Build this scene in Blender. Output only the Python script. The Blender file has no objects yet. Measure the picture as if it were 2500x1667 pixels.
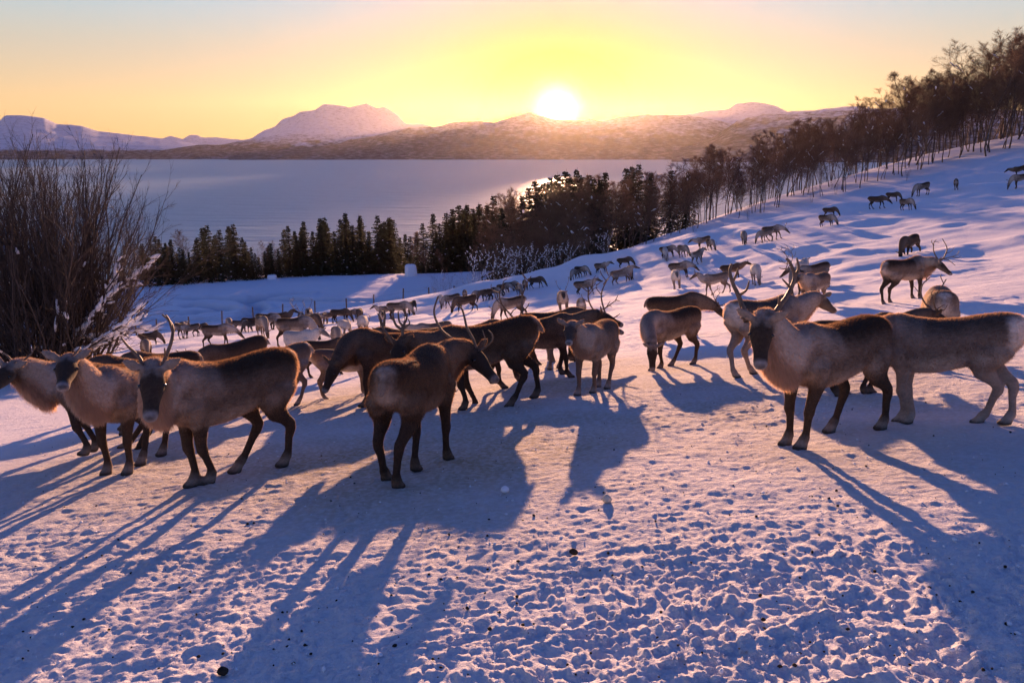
import bpy, math, random
import numpy as np
from mathutils import Vector, Matrix, kdtree

# ------------------------------------------------------------------ camera, world, sun, exposure
scene = bpy.context.scene
COL = scene.collection
W0, H0, F = 2500.0, 1667.0, 2014.0
PITCH = math.radians(12.8)
cP, sP = math.cos(PITCH), math.sin(PITCH)

cam_d = bpy.data.cameras.new('camera'); cam = bpy.data.objects.new('camera', cam_d); COL.objects.link(cam)
cam_d.sensor_width = 36.0; cam_d.lens = 36.0 * F / W0
cam_d.clip_start = 0.05; cam_d.clip_end = 90000
cam.rotation_euler = (math.radians(90) - PITCH, 0, 0)
scene.camera = cam

def ray(u, v):
    """direction of a sight line, one metre deep"""
    a = (u - W0 / 2) / F; b = (H0 / 2 - v) / F
    return np.array([a, cP + b * sP, -sP + b * cP])

SUN = Vector(ray(1360, 266)).normalized()
SUN_EL = math.asin(SUN.z); SUN_AZ = math.atan2(SUN.x, SUN.y)

world = bpy.data.worlds.new('World'); scene.world = world; world.use_nodes = True
wn = world.node_tree; wn.nodes.clear()
def wnode(t, **k):
    n = wn.nodes.new(t)
    for a, b in k.items(): setattr(n, a, b)
    return n
w_out = wnode('ShaderNodeOutputWorld'); w_bg = wnode('ShaderNodeBackground'); w_bg.inputs['Strength'].default_value = 0.06
w_sky = wnode('ShaderNodeTexSky', sky_type='NISHITA', sun_disc=False, sun_elevation=SUN_EL, sun_rotation=SUN_AZ,
              altitude=60, air_density=1.0, dust_density=0.25, ozone_density=3.0)
# low band of the evening sky: amber at the horizon, paling to cool white, then the blue dome above
w_tc = wnode('ShaderNodeTexCoord'); w_sep = wnode('ShaderNodeSeparateXYZ'); wn.links.new(w_tc.outputs['Generated'], w_sep.inputs[0])
def wramp(stops):
    r = wnode('ShaderNodeValToRGB'); wn.links.new(w_sep.outputs[2], r.inputs[0]); e_ = r.color_ramp.elements
    while len(e_) < len(stops): e_.new(.5)
    for q, (p, c) in zip(e_, stops): q.position = p; q.color = (*c, 1)
    return r.outputs[0]
LOW = 5.6
w_low = wramp([(0.0, (.98, .53, .20)), (.058, (.86, .61, .33)), (.11, (.66, .60, .49)), (.17, (.46, .64, .70)), (.40, (.24, .32, .52))])
w_lows = wnode('ShaderNodeVectorMath', operation='SCALE'); wn.links.new(w_low, w_lows.inputs[0]); w_lows.inputs['Scale'].default_value = LOW
w_tint = wnode('ShaderNodeMix', data_type='RGBA', blend_type='MULTIPLY'); w_tint.inputs[0].default_value = 1
wn.links.new(w_sky.outputs[0], w_tint.inputs[6]); w_tint.inputs[7].default_value = (1.25, 1.27, 2.4, 1)
w_w = wramp([(.12, (0, 0, 0)), (.55, (1, 1, 1))])
w_mix = wnode('ShaderNodeMix', data_type='RGBA'); wn.links.new(w_w, w_mix.inputs[0]); wn.links.new(w_lows.outputs[0], w_mix.inputs[6]); wn.links.new(w_tint.outputs[2], w_mix.inputs[7])
# the aureole that thin ice haze makes round a low sun
w_geo = wnode('ShaderNodeTexCoord')
w_dot = wnode('ShaderNodeVectorMath', operation='DOT_PRODUCT'); w_dot.inputs[1].default_value = SUN
wn.links.new(w_geo.outputs['Generated'], w_dot.inputs[0])
w_ac = wnode('ShaderNodeMath', operation='ARCCOSINE', use_clamp=False); wn.links.new(w_dot.outputs['Value'], w_ac.inputs[0])
def lobe(sig_deg, power, col, gain, prev):
    d = wnode('ShaderNodeMath', operation='DIVIDE'); wn.links.new(w_ac.outputs[0], d.inputs[0]); d.inputs[1].default_value = math.radians(sig_deg)
    p = wnode('ShaderNodeMath', operation='POWER'); wn.links.new(d.outputs[0], p.inputs[0]); p.inputs[1].default_value = power
    m = wnode('ShaderNodeMath', operation='MULTIPLY'); wn.links.new(p.outputs[0], m.inputs[0]); m.inputs[1].default_value = -1
    e = wnode('ShaderNodeMath', operation='EXPONENT'); wn.links.new(m.outputs[0], e.inputs[0])
    s = wnode('ShaderNodeVectorMath', operation='SCALE'); s.inputs[0].default_value = [c * gain for c in col]; wn.links.new(e.outputs[0], s.inputs['Scale'])
    a = wnode('ShaderNodeVectorMath', operation='ADD'); wn.links.new(prev, a.inputs[0]); wn.links.new(s.outputs[0], a.inputs[1])
    return a.outputs[0]
o = w_mix.outputs[2]
o = lobe(9.0, 1.6, (-.56, -.74, -.84), 7.2 * .7, o)
o = lobe(4.0, 1.3, (1.0, .70, .0), 1.4, o)
o = lobe(0.8, 1.35, (1.0, 0.78, 0.26), 80.0, o)
wn.links.new(o, w_bg.inputs['Color']); wn.links.new(w_bg.outputs[0], w_out.inputs['Surface'])

sun_d = bpy.data.lights.new('sun', 'SUN'); sun_d.energy = 5.0; sun_d.angle = math.radians(0.5); sun_d.color = (1.0, 0.53, 0.30)
sun_o = bpy.data.objects.new('sun', sun_d); COL.objects.link(sun_o)
sun_o.rotation_euler = (-SUN).to_track_quat('-Z', 'Y').to_euler()

vs = scene.view_settings
vs.view_transform = 'Standard'; vs.look = 'None'; vs.exposure = 1.55; vs.gamma = 1.0; vs.use_curve_mapping = False
scene.render.engine = 'CYCLES'
cy = scene.cycles
cy.max_bounces = 6; cy.diffuse_bounces = 3; cy.glossy_bounces = 2; cy.transmission_bounces = 3; cy.transparent_max_bounces = 8
cy.volume_bounces = 0; cy.use_denoising = True; cy.caustics_reflective = False; cy.caustics_refractive = False
try: cy.denoiser = 'OPENIMAGEDENOISE'
except Exception: pass

# ------------------------------------------------------------------ helpers
rng = np.random.default_rng(7)
random.seed(7)

def _hash(ix, iy, seed):
    h = (ix.astype(np.int64) * 374761393 + iy.astype(np.int64) * 668265263 + seed * 974634777) & 0xFFFFFFFF
    h = ((h ^ (h >> 13)) * 1274126177) & 0xFFFFFFFF
    h = ((h ^ (h >> 16)) * 2246822519) & 0xFFFFFFFF
    return ((h ^ (h >> 15)) & 0xFFFFFF) / float(0xFFFFFF)
def vnoise(x, y, seed=0):
    xi = np.floor(x); yi = np.floor(y); fx = x - xi; fy = y - yi
    fx = fx * fx * fx * (fx * (fx * 6 - 15) + 10); fy = fy * fy * fy * (fy * (fy * 6 - 15) + 10)
    a = _hash(xi, yi, seed); b = _hash(xi + 1, yi, seed); c = _hash(xi, yi + 1, seed); d = _hash(xi + 1, yi + 1, seed)
    return (a + (b - a) * fx) * (1 - fy) + (c + (d - c) * fx) * fy
def fbm(x, y, seed=0, octv=4, gain=0.5):
    s = 0; a = 1; t = 0
    for k in range(octv):
        s = s + a * vnoise(x * 2.03 ** k + 17.3 * k, y * 2.03 ** k - 9.1 * k, seed + k); t += a; a *= gain
    return s / t
def clods(x, y, seed, prob, r0=.62):
    """separate rounded crumbs scattered one per cell: 0 between them, up to 1 on top"""
    xi = np.floor(x); yi = np.floor(y); out_ = np.zeros_like(x)
    for dx in (-1, 0, 1):
        for dy in (-1, 0, 1):
            cx = xi + dx; cy_ = yi + dy; pr = _hash(cx, cy_, seed + 3)
            px_ = cx + .15 + .7 * _hash(cx, cy_, seed); py_ = cy_ + .15 + .7 * _hash(cx, cy_, seed + 1)
            rr = r0 * (.45 + .55 * _hash(cx, cy_, seed + 2))
            d2 = ((x - px_) ** 2 + (y - py_) ** 2) / (rr * rr)
            out_ = np.maximum(out_, np.where(pr < prob, np.sqrt(np.clip(1 - d2, 0, 1)) * rr / r0, 0))
    return out_
def sstep(a, b, x):
    t = np.clip((x - a) / (b - a), 0, 1); return t * t * (3 - 2 * t)

def mesh_np(name, V, faces, smooth=True):
    """faces: (n,3) or (n,4) array"""
    me = bpy.data.meshes.new(name)
    V = np.asarray(V, dtype=np.float32); Fc = np.asarray(faces, dtype=np.int32)
    n, k = Fc.shape
    me.vertices.add(len(V)); me.vertices.foreach_set('co', V.ravel())
    me.loops.add(n * k); me.loops.foreach_set('vertex_index', Fc.ravel())
    me.polygons.add(n); me.polygons.foreach_set('loop_start', np.arange(0, n * k, k, dtype=np.int32))
    me.polygons.foreach_set('loop_total', np.full(n, k, dtype=np.int32))
    if smooth: me.polygons.foreach_set('use_smooth', np.ones(n, dtype=bool))
    me.update(calc_edges=True)
    return me
def link(name, data, mat=None, parent=None, **props):
    o = bpy.data.objects.new(name, data); COL.objects.link(o)
    if mat is not None and data is not None and not data.materials: data.materials.append(mat)
    if parent is not None: o.parent = parent
    for k, v in props.items(): o[k] = v
    return o
def empty(name, loc=(0, 0, 0), rot=(0, 0, 0), **props):
    o = bpy.data.objects.new(name, None); COL.objects.link(o); o.location = loc; o.rotation_euler = rot
    o.empty_display_size = 0.1
    for k, v in props.items(): o[k] = v
    return o

def material(name):
    m = bpy.data.materials.new(name); m.use_nodes = True; nt = m.node_tree; nt.nodes.clear()
    out = nt.nodes.new('ShaderNodeOutputMaterial')
    def N(t, **k):
        n = nt.nodes.new(t)
        for a, b in k.items(): setattr(n, a, b)
        return n
    return m, nt, N, nt.links.new, out
def ramp(N, L, fac, stops):
    r = N('ShaderNodeValToRGB'); e = r.color_ramp.elements
    while len(e) < len(stops): e.new(0.5)
    for q, (p, c) in zip(e, stops): q.position = p; q.color = (*c, 1) if len(c) == 3 else c
    L(fac, r.inputs[0]); return r.outputs[0]
def simple(name, col, rough=0.8, noise=0.0, scale=8.0, spec=0.2, bump=0.0, detail=4.0, translucent=0.0):
    m, nt, N, L, out = material(name)
    b = N('ShaderNodeBsdfPrincipled'); b.inputs['Roughness'].default_value = rough; b.inputs['Specular IOR Level'].default_value = spec
    tc = N('ShaderNodeTexCoord'); nz = N('ShaderNodeTexNoise'); nz.inputs['Scale'].default_value = scale; nz.inputs['Detail'].default_value = detail
    L(tc.outputs['Object'], nz.inputs['Vector'])
    lo = tuple(max(0, c * (1 - noise)) for c in col); hi = tuple(min(1, c * (1 + noise)) for c in col)
    c = ramp(N, L, nz.outputs[0], [(0.3, lo), (0.7, hi)]); L(c, b.inputs['Base Color'])
    if bump:
        bp = N('ShaderNodeBump'); bp.inputs['Strength'].default_value = bump; bp.inputs['Distance'].default_value = 0.02
        L(nz.outputs[0], bp.inputs['Height']); L(bp.outputs[0], b.inputs['Normal'])
    if translucent:
        t = N('ShaderNodeBsdfTranslucent'); L(c, t.inputs['Color']); mx = N('ShaderNodeMixShader'); mx.inputs[0].default_value = translucent
        L(b.outputs[0], mx.inputs[1]); L(t.outputs[0], mx.inputs[2]); L(mx.outputs[0], out.inputs['Surface'])
    else: L(b.outputs[0], out.inputs['Surface'])
    return m

# ------------------------------------------------------------------ the lie of the land
def tps_fit(P, lam, sc):
    P = np.asarray(P, float); xy = P[:, :2] / sc; n = len(P)
    r = np.linalg.norm(xy[:, None] - xy[None], axis=2)
    K = np.where(r > 0, r * r * np.log(r + 1e-12), 0) + lam * np.eye(n)
    Q = np.hstack([np.ones((n, 1)), xy]); A = np.block([[K, Q], [Q.T, np.zeros((3, 3))]])
    s = np.linalg.solve(A, np.concatenate([P[:, 2], np.zeros(3)]))
    return xy, s[:n], s[n:], sc
def tps(m, x, y):
    xy, w, c, sc = m; X = x / sc; Y = y / sc
    z = c[0] + c[1] * X + c[2] * Y
    for (a, b), k in zip(xy, w):
        r2 = (X - a) ** 2 + (Y - b) ** 2
        z = z + k * 0.5 * r2 * np.log(r2 + 1e-12)
    return z
_near = [(560,1165,6.4),(1990,1075,6.2),(1010,1165,6.0),(1240,990,9.7),(895,995,10.2),(1445,955,10.6),(2330,1031,7.8),
 (1640,897,13.2),(1815,917,11.7),(2205,736,19.8),(300,1150,7.2),(700,991,12.6),(710,838,31),(741,878,22),(535,847,36),(645,823,38),
 (1253,782,35),(1140,761,47),(1378,770,32),(1429,721,50),(1521,695,49),(1660,680,44),(1752,717,36),(1728,612,53),(1883,590,53),
 (2141,508,64),(2252,476,66),(2025,545,62),(2335,460,72),(2491,440,70),(1975,757,24),(2225,630,33),(444,817,50),(833,787,57),
 (372,832,50),(638,800,57),(1063,735,60),(1222,714,60),(1382,656,64),(1594,606,62),(1807,553,62),(2020,500,66)]
NP = [tuple(ray(u, v) * d) for u, v, d in _near] + [(0,0,-1.6),(-2,-3,-1.55),(2,-3,-1.1),(-3,1,-2.05),(3,1,-1.25)]
TN = tps_fit(NP, 0.3, 20.0)
FP = [(-45,85,-19.5),(-45,110,-20.5),(-50,145,-21.3),(-20,90,-19.5),(-22,120,-20.5),(-20,145,-20.8),(-5,90,-17.0),(-3,120,-19.5),(-8,142,-20.3),
      (8,86,-12.5),(10,112,-14.5),(15,140,-17),(17,82,-9.0),(30,83,-6.2),(42,84,-4.0),(54,83,-1.6),
      (0,200,-31),(-60,200,-30),(60,200,-14),(-60,300,-46),(0,300,-48),(100,300,-34),(-80,420,-63),(0,420,-63),(120,420,-58),(150,200,2),(200,300,-14),
      (-120,120,-22),(-150,250,-40),(120,110,10)]
FP += [tuple(ray(u, v) * d) for u, v, d in [(1700,553,100),(1860,500,106),(1990,460,114),(2060,434,130),(2110,414,138),(2300,400,104),(2400,375,104),(2490,345,104)]]
TF = tps_fit(FP, 0.02, 60.0)
CREST_AZ = np.radians([-60, -27, 0, 15, 25, 35, 60]); CREST_R = np.array([52, 57, 63, 66, 73, 82, 90.])
SEA_Z = -60.0
def ground(x, y):
    x = np.asarray(x, float); y = np.asarray(y, float)
    r = np.hypot(x, y); az = np.arctan2(x, y)
    rc = np.interp(az, CREST_AZ, CREST_R)
    near = tps(TN, x, y)
    back = sstep(0.0, -6.0, y) ; near = near * (1 - back) + (-1.2 + 0.12 * x - 0.1 * y) * back
    near = near + sstep(18, 45, r) * 0.35 * (fbm(x * .16, y * .16, 5, 3) - .5) + 0.22 * np.exp(-((r - rc - 1) / 4.0) ** 2)
    far = tps(TF, x, y) + 1.0 * (fbm(x * .07, y * .07, 11, 3) - .5) * sstep(5, 40, x) + 0.3 * (fbm(x * .2, y * .2, 12, 3) - .5)
    w = sstep(rc + 1, rc + 15, r)
    z = near * (1 - w) + far * w
    w2 = sstep(420, 540, r)
    return z * (1 - w2) + (SEA_Z - 8) * w2
def on_ground(u, v):
    """first meeting of a sight line with the hill"""
    d = ray(u, v); t = np.concatenate([np.linspace(2, 20, 700), np.linspace(20, 95, 900)])
    h = d[2] * t - ground(d[0] * t, d[1] * t)
    k = np.argmax(h < 0)
    if h[k] >= 0: k = len(t) - 1
    t0, t1 = t[max(k - 1, 0)], t[k]; h0, h1 = h[max(k - 1, 0)], h[k]
    tt = t0 + (t1 - t0) * h0 / (h0 - h1 + 1e-9)
    return d * tt, tt

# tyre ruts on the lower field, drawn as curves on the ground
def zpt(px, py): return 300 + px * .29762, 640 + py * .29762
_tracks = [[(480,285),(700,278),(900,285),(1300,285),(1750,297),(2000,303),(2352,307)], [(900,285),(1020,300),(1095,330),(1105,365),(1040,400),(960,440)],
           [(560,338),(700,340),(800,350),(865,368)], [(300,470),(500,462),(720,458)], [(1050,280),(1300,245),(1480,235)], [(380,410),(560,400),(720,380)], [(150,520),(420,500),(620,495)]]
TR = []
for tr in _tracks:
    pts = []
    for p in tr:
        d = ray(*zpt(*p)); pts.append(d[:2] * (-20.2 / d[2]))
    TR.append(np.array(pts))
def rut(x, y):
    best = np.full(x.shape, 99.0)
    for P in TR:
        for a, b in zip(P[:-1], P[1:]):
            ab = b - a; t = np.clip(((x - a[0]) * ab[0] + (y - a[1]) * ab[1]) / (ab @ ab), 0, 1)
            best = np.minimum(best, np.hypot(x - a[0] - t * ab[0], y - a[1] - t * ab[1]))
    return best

def build_terrain():
    az = np.radians(np.concatenate([np.arange(-178, -80, 4.0), np.arange(-80, -37, 1.0), np.linspace(-36, 36, 490), np.arange(38, 80, 1.0), np.arange(80, 181, 4.0)]))
    r = np.concatenate([[0.15, 0.6, 1.1], np.geomspace(1.6, 30, 700), np.geomspace(30.2, 95, 160), np.geomspace(96, 160, 120), np.geomspace(163, 560, 60)])
    A, R = np.meshgrid(az, r); X = R * np.sin(A); Y = R * np.cos(A)
    Z = ground(X, Y)
    cell = np.maximum(R * np.where(R < 30, .0040, .0065), 0.008)
    fore = 1 - sstep(80, 100, R)
    # trampled crust: clods, hoof pits and crumbs, each octave kept only where the sheet can carry it
    tramp = np.zeros_like(Z)
    wx = X + .12 * (vnoise(X * 3.1, Y * 3.1, 40) - .5); wy = Y + .12 * (vnoise(X * 3.1 + 9, Y * 3.1, 41) - .5)
    for fq, amp, sd, kind in ((.35, .10, 28, 0), (0.9, .045, 20, 0), (2.6, .015, 21, 1), (5.2, .010, 22, 1), (11., .010, 23, 1), (13., .010, 60, 4), (21., .009, 24, 1), (26., .013, 61, 4), (40., .008, 26, 0), (45., .010, 62, 4), (65., .006, 27, 0)):
        keep = 1 - sstep(.36, .7, cell * fq)
        n = clods(wx * fq, wy * fq, sd, .38) if kind == 4 else vnoise(wx * fq, wy * fq, sd)
        if kind == 1: n = 1 - np.abs(2 * n - 1); n = n * n
        if kind == 2: n = np.clip(n * 1.7 - .55, 0, 1)
        if fq < 1: keep = keep * sstep(8, 30, R)
        if fq < 9: keep = keep * (1 + sstep(10, 40, R) * 1.6)
        tramp += keep * amp * (n - .4)
    patch = .6 + .7 * sstep(.35, .7, fbm(X * .35, Y * .35, 30, 3))
    patch = patch * (1 - .12 * sstep(7, 10, R) * (1 - sstep(14, 22, R)))
    Z = Z + tramp * fore * patch * sstep(0.5, 1.5, R)
    ff = sstep(84, 92, R) * (1 - sstep(146, 155, R))
    m = ff > 0; rut_mask = np.zeros(Z.shape, np.float32)
    if m.any():
        d = rut(X[m], Y[m]); wob = fbm(X[m] * .9, Y[m] * .9, 50, 2)
        Z[m] -= ff[m] * .75 * np.exp(-(d / (.7 + .5 * wob)) ** 2) * (.5 + wob)
        rut_mask[m] = ff[m] * np.exp(-(d / (1.0 + .5 * wob)) ** 2) * (.55 + .6 * wob)  # mask for the darker blue-grey colour mixed in along the ruts
        Z[m] += ff[m] * .45 * np.exp(-((d - 1.8) / .6) ** 2) * wob
    na, nr = len(az), len(r)
    V = np.stack([X.ravel(), Y.ravel(), Z.ravel()], 1)
    i = np.arange(nr - 1)[:, None] * na + np.arange(na)[None]
    j = np.arange(nr - 1)[:, None] * na + (np.arange(na)[None] + 1) % na
    Fc = np.stack([i, i + na, j + na, j], -1).reshape(-1, 4)[:, ::-1]
    me = mesh_np('snow_ground', V, Fc); at_ = me.attributes.new('rut', 'FLOAT', 'POINT'); at_.data.foreach_set('value', rut_mask.ravel())
    return me

m_snow, nt, N, L, out = material('snow')
b = N('ShaderNodeBsdfPrincipled'); b.inputs['Roughness'].default_value = .95; b.inputs['Specular IOR Level'].default_value = .05
tc = N('ShaderNodeTexCoord')
n1 = N('ShaderNodeTexNoise'); n1.inputs['Scale'].default_value = .55; n1.inputs['Detail'].default_value = 6; L(tc.outputs['Object'], n1.inputs['Vector'])
n2 = N('ShaderNodeTexNoise'); n2.inputs['Scale'].default_value = 24; n2.inputs['Detail'].default_value = 5; L(tc.outputs['Object'], n2.inputs['Vector'])
# soiled, trodden ground where the herd stands (5 to 16 m out)
ln = N('ShaderNodeVectorMath', operation='DISTANCE'); L(tc.outputs['Object'], ln.inputs[0]); ln.inputs[1].default_value = (0.2, 9.6, -2.9)
mr = N('ShaderNodeMapRange', interpolation_type='SMOOTHSTEP'); L(ln.outputs['Value'], mr.inputs[0]); mr.inputs[1].default_value = 7.6; mr.inputs[2].default_value = 3.0
mm = N('ShaderNodeMath', operation='MULTIPLY'); L(mr.outputs[0], mm.inputs[0]); L(ramp(N, L, n1.outputs[0], [(.3, (.35, .35, .35)), (.65, (1, 1, 1))]), mm.inputs[1])
mm2 = N('ShaderNodeMath', operation='MULTIPLY'); L(mm.outputs[0], mm2.inputs[0]); L(ramp(N, L, n2.outputs[0], [(.35, (.5, .5, .5)), (.6, (1, 1, 1))]), mm2.inputs[1])
mixc = N('ShaderNodeMix', data_type='RGBA'); L(mm2.outputs[0], mixc.inputs[0]); mixc.inputs[6].default_value = (.81, .80, .84, 1); mixc.inputs[7].default_value = (.42, .35, .24, 1)
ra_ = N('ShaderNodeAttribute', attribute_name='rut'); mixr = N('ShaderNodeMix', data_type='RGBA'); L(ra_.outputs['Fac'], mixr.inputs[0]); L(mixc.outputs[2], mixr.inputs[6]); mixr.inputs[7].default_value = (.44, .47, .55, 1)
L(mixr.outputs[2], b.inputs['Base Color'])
bp = N('ShaderNodeBump'); bp.inputs['Strength'].default_value = .9; bp.inputs['Distance'].default_value = .016
n3 = N('ShaderNodeTexNoise'); n3.inputs['Scale'].default_value = 42; n3.inputs['Detail'].default_value = 7; n3.inputs['Roughness'].default_value = .7; L(tc.outputs['Object'], n3.inputs['Vector'])
n4 = N('ShaderNodeTexNoise'); n4.inputs['Scale'].default_value = 13; n4.inputs['Detail'].default_value = 6; n4.inputs['Roughness'].default_value = .65; L(tc.outputs['Object'], n4.inputs['Vector'])
bp2 = N('ShaderNodeBump'); bp2.inputs['Strength'].default_value = .8; bp2.inputs['Distance'].default_value = .045; L(n4.outputs[0], bp2.inputs['Height']); L(bp2.outputs[0], bp.inputs['Normal'])
L(n3.outputs[0], bp.inputs['Height']); L(bp.outputs[0], b.inputs['Normal'])
L(b.outputs[0], out.inputs['Surface'])
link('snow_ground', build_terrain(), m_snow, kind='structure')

# ------------------------------------------------------------------ fjord and mountains
m_sea, nt, N, L, out = material('sea')
b = N('ShaderNodeBsdfPrincipled'); b.inputs['Base Color'].default_value = (.36, .46, .48, 1); b.inputs['Roughness'].default_value = .42; b.inputs['IOR'].default_value = 1.33
tc = N('ShaderNodeTexCoord'); mp = N('ShaderNodeMapping'); mp.inputs['Scale'].default_value = (.35, 1, 1); L(tc.outputs['Object'], mp.inputs[0])
n1 = N('ShaderNodeTexNoise'); n1.inputs['Scale'].default_value = .11; n1.inputs['Detail'].default_value = 5; n1.inputs['Roughness'].default_value = .62; L(mp.outputs[0], n1.inputs['Vector'])
n2 = N('ShaderNodeTexNoise'); n2.inputs['Scale'].default_value = .04; n2.inputs['Detail'].default_value = 3; L(mp.outputs[0], n2.inputs['Vector'])
ad = N('ShaderNodeMath', operation='MULTIPLY_ADD'); L(n2.outputs[0], ad.inputs[0]); ad.inputs[1].default_value = 2.5; L(n1.outputs[0], ad.inputs[2])
bp = N('ShaderNodeBump'); bp.inputs['Strength'].default_value = 1.0; bp.inputs['Distance'].default_value = 3.0; L(ad.outputs[0], bp.inputs['Height']); L(bp.outputs[0], b.inputs['Normal'])
L(b.outputs[0], out.inputs['Surface'])
sx = 24000
V = [(-sx, 150, SEA_Z), (sx, 150, SEA_Z), (sx, 30000, SEA_Z), (-sx, 30000, SEA_Z)]
link('sea', mesh_np('sea', V, [(0, 1, 2, 3)], False), m_sea, kind='structure')

def mountain_mat(name, forest_top, snow_amt, bare):
    m, nt, N, L, out = material(name)
    b = N('ShaderNodeBsdfDiffuse')
    g = N('ShaderNodeNewGeometry'); sp = N('ShaderNodeSeparateXYZ'); L(g.outputs['Position'], sp.inputs[0])
    tc = N('ShaderNodeTexCoord')
    n1 = N('ShaderNodeTexNoise'); n1.inputs['Scale'].default_value = .0035; n1.inputs['Detail'].default_value = 8; n1.inputs['Roughness'].default_value = .65; L(tc.outputs['Object'], n1.inputs['Vector'])
    n2 = N('ShaderNodeTexNoise'); n2.inputs['Scale'].default_value = .014; n2.inputs['Detail'].default_value = 7; n2.inputs['Roughness'].default_value = .7; L(tc.outputs['Object'], n2.inputs['Vector'])
    # forest below the tree line, broken by clearings
    hz = N('ShaderNodeMath', operation='MULTIPLY_ADD'); L(n1.outputs[0], hz.inputs[0]); hz.inputs[1].default_value = forest_top * 2.4; hz.inputs[2].default_value = -forest_top * 1.2
    h2 = N('ShaderNodeMath', operation='ADD'); L(hz.outputs[0], h2.inputs[0]); L(sp.outputs[2], h2.inputs[1])
    mr = N('ShaderNodeMapRange', interpolation_type='SMOOTHSTEP'); L(h2.outputs[0], mr.inputs[0]); mr.inputs[1].default_value = forest_top * 1.15; mr.inputs[2].default_value = forest_top * .45
    sn = ramp(N, L, n2.outputs[0], [(.42 - snow_amt, bare), (.66 - snow_amt, (.70, .70, .76))])
    fo = ramp(N, L, n2.outputs[0], [(.46, (.10, .082, .085)), (.74, (.44, .42, .47))])
    mx = N('ShaderNodeMix', data_type='RGBA'); L(mr.outputs[0], mx.inputs[0]); L(sn, mx.inputs[6]); L(fo, mx.inputs[7])
    L(mx.outputs[2], b.inputs['Color']); L(b.outputs[0], out.inputs['Surface'])
    return m
def mountain(name, prof, Rc, depth_front, mat, rough=.25, seed=0, toe=1.0, back=2500):
    """prof: list of (u, v) skyline pixels; the ridge stands Rc metres off with a front slope down to the sea and a back slope"""
    us = np.array([p[0] for p in prof], float); vs_ = np.array([p[1] for p in prof], float)
    uu = np.linspace(us[0], us[-1], max(60, int((us[-1] - us[0]) / 4.6)))
    vv = np.interp(uu, us, vs_)
    d = np.array([ray(a, c) for a, c in zip(uu, vv)])
    s = Rc / np.hypot(d[:, 0], d[:, 1]); crest = d * s[:, None]
    hz = np.maximum(crest[:, 2] - SEA_Z, 2) ; hz = hz + (fbm(uu * .08, uu * 0, seed + 7, 3) - .5) * 14 * np.clip(hz / 300, 0, 1)
    dirn = np.stack([d[:, 0], d[:, 1]], 1) / np.hypot(d[:, 0], d[:, 1])[:, None]
    kk = max(3, len(uu) // 14); hs_ = np.convolve(np.pad(hz, kk, mode='edge'), np.ones(2 * kk + 1) / (2 * kk + 1), 'valid')
    T = np.concatenate([np.linspace(0, 1, 46), np.linspace(1.06, 2, 12)])
    rows = []
    for t in T:
        if t <= 1:
            rr = Rc - depth_front * (1 - t) * (1 + .0 * uu); k = t ** 1.15 * toe + (1 - toe) * t ** 3
            n = fbm(dirn[:, 0] * rr / 520, rr / 900 + uu * 0, seed, 5) - .5
            hh_ = np.minimum(hz * t ** 3 + hs_ * (1 - t ** 3), hz * 1.15 + 30); h = hh_ * (k + rough * n * 2 * k ** .5 * (1 - t) ** .6)
        else:
            q = t - 1; rr = Rc + back * q + 0 * uu; h = hz * (1 - q * 1.02) * (1 - .3 * q * (1 - q))
        h = np.maximum(h, -12) if t < 1 else h
        if t == 0: h = np.full_like(hz, -14.0)
        rows.append(np.stack([dirn[:, 0] * rr, dirn[:, 1] * rr, SEA_Z + h], 1))
    n = len(uu); V = np.concatenate(rows)
    i = np.arange(len(T) - 1)[:, None] * n + np.arange(n - 1)[None]
    Fc = np.stack([i, i + 1, i + 1 + n, i + n], -1).reshape(-1, 4)
    return link(name, mesh_np(name, V, Fc), mat, kind='structure')
mm_far = mountain_mat('far_mountain_snow', 60, .14, (.30, .28, .32))
mm_mid = mountain_mat('mid_mountain_snow', 170, .08, (.20, .18, .19))
mm_low = mountain_mat('forested_hill', 330, .02, (.16, .14, .14))
mountain('mountain', [(360,345),(402,337),(417,332),(446,340),(463,330),(480,330),(494,336),(531,336),(552,338),(579,341),(640,345)], 21000, 3500, mm_far, .2, 3)
mountain('mountain', [(-260,310),(-150,286),(-60,300),(0,295),(11,282),(57,282),(107,288),(138,303),(199,307),(241,321),(291,326),(363,335),(444,345),(482,353),(520,362)], 15500, 5200, mm_far, .22, 8)
mountain('mountain', [(560,352),(616,337),(643,320),(674,308),(688,292),(715,285),(732,274),(769,269),(790,254),(841,259),(853,263),(895,253),(921,265),(939,261),(970,281),(992,303),(1031,303),(1055,310),(1120,330)], 15000, 3600, mm_far, .2, 15)
mountain('mountain', [(331,381),(402,366),(484,354),(538,354),(606,341),(660,332),(708,327),(759,329),(830,330),(900,332),(980,345)], 11500, 1500, mm_mid, .25, 21)
mountain('mountain', [(558,388),(572,373),(606,361),(640,356),(708,354),(793,354),(830,347),(929,329),(994,313),(1048,310),(1061,311),(1111,298),(1168,296),(1207,300),(1245,288),(1295,273),(1312,280),(1360,293),(1421,294),(1444,290),(1467,296),(1517,286),(1582,280),(1650,282),(1681,282),(1727,290),(1777,300),(1830,310),(1900,320),(2000,340)], 11200, 2300, mm_low, .14, 29)
mountain('mountain', [(1560,300),(1650,284),(1727,271),(1777,268),(1796,254),(1830,250),(1865,252),(1899,261),(1921,273),(1986,270),(2057,261),(2101,260),(2122,265),(2250,280),(2500,275),(2800,290)], 13200, 3300, mm_far, .2, 35)
mountain('mountain', [(1640,372),(1744,333),(1802,295),(1860,280),(1938,278),(2006,271),(2100,268),(2250,262),(2500,270),(2800,280)], 8200, 1700, mm_low, .14, 41)
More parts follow.
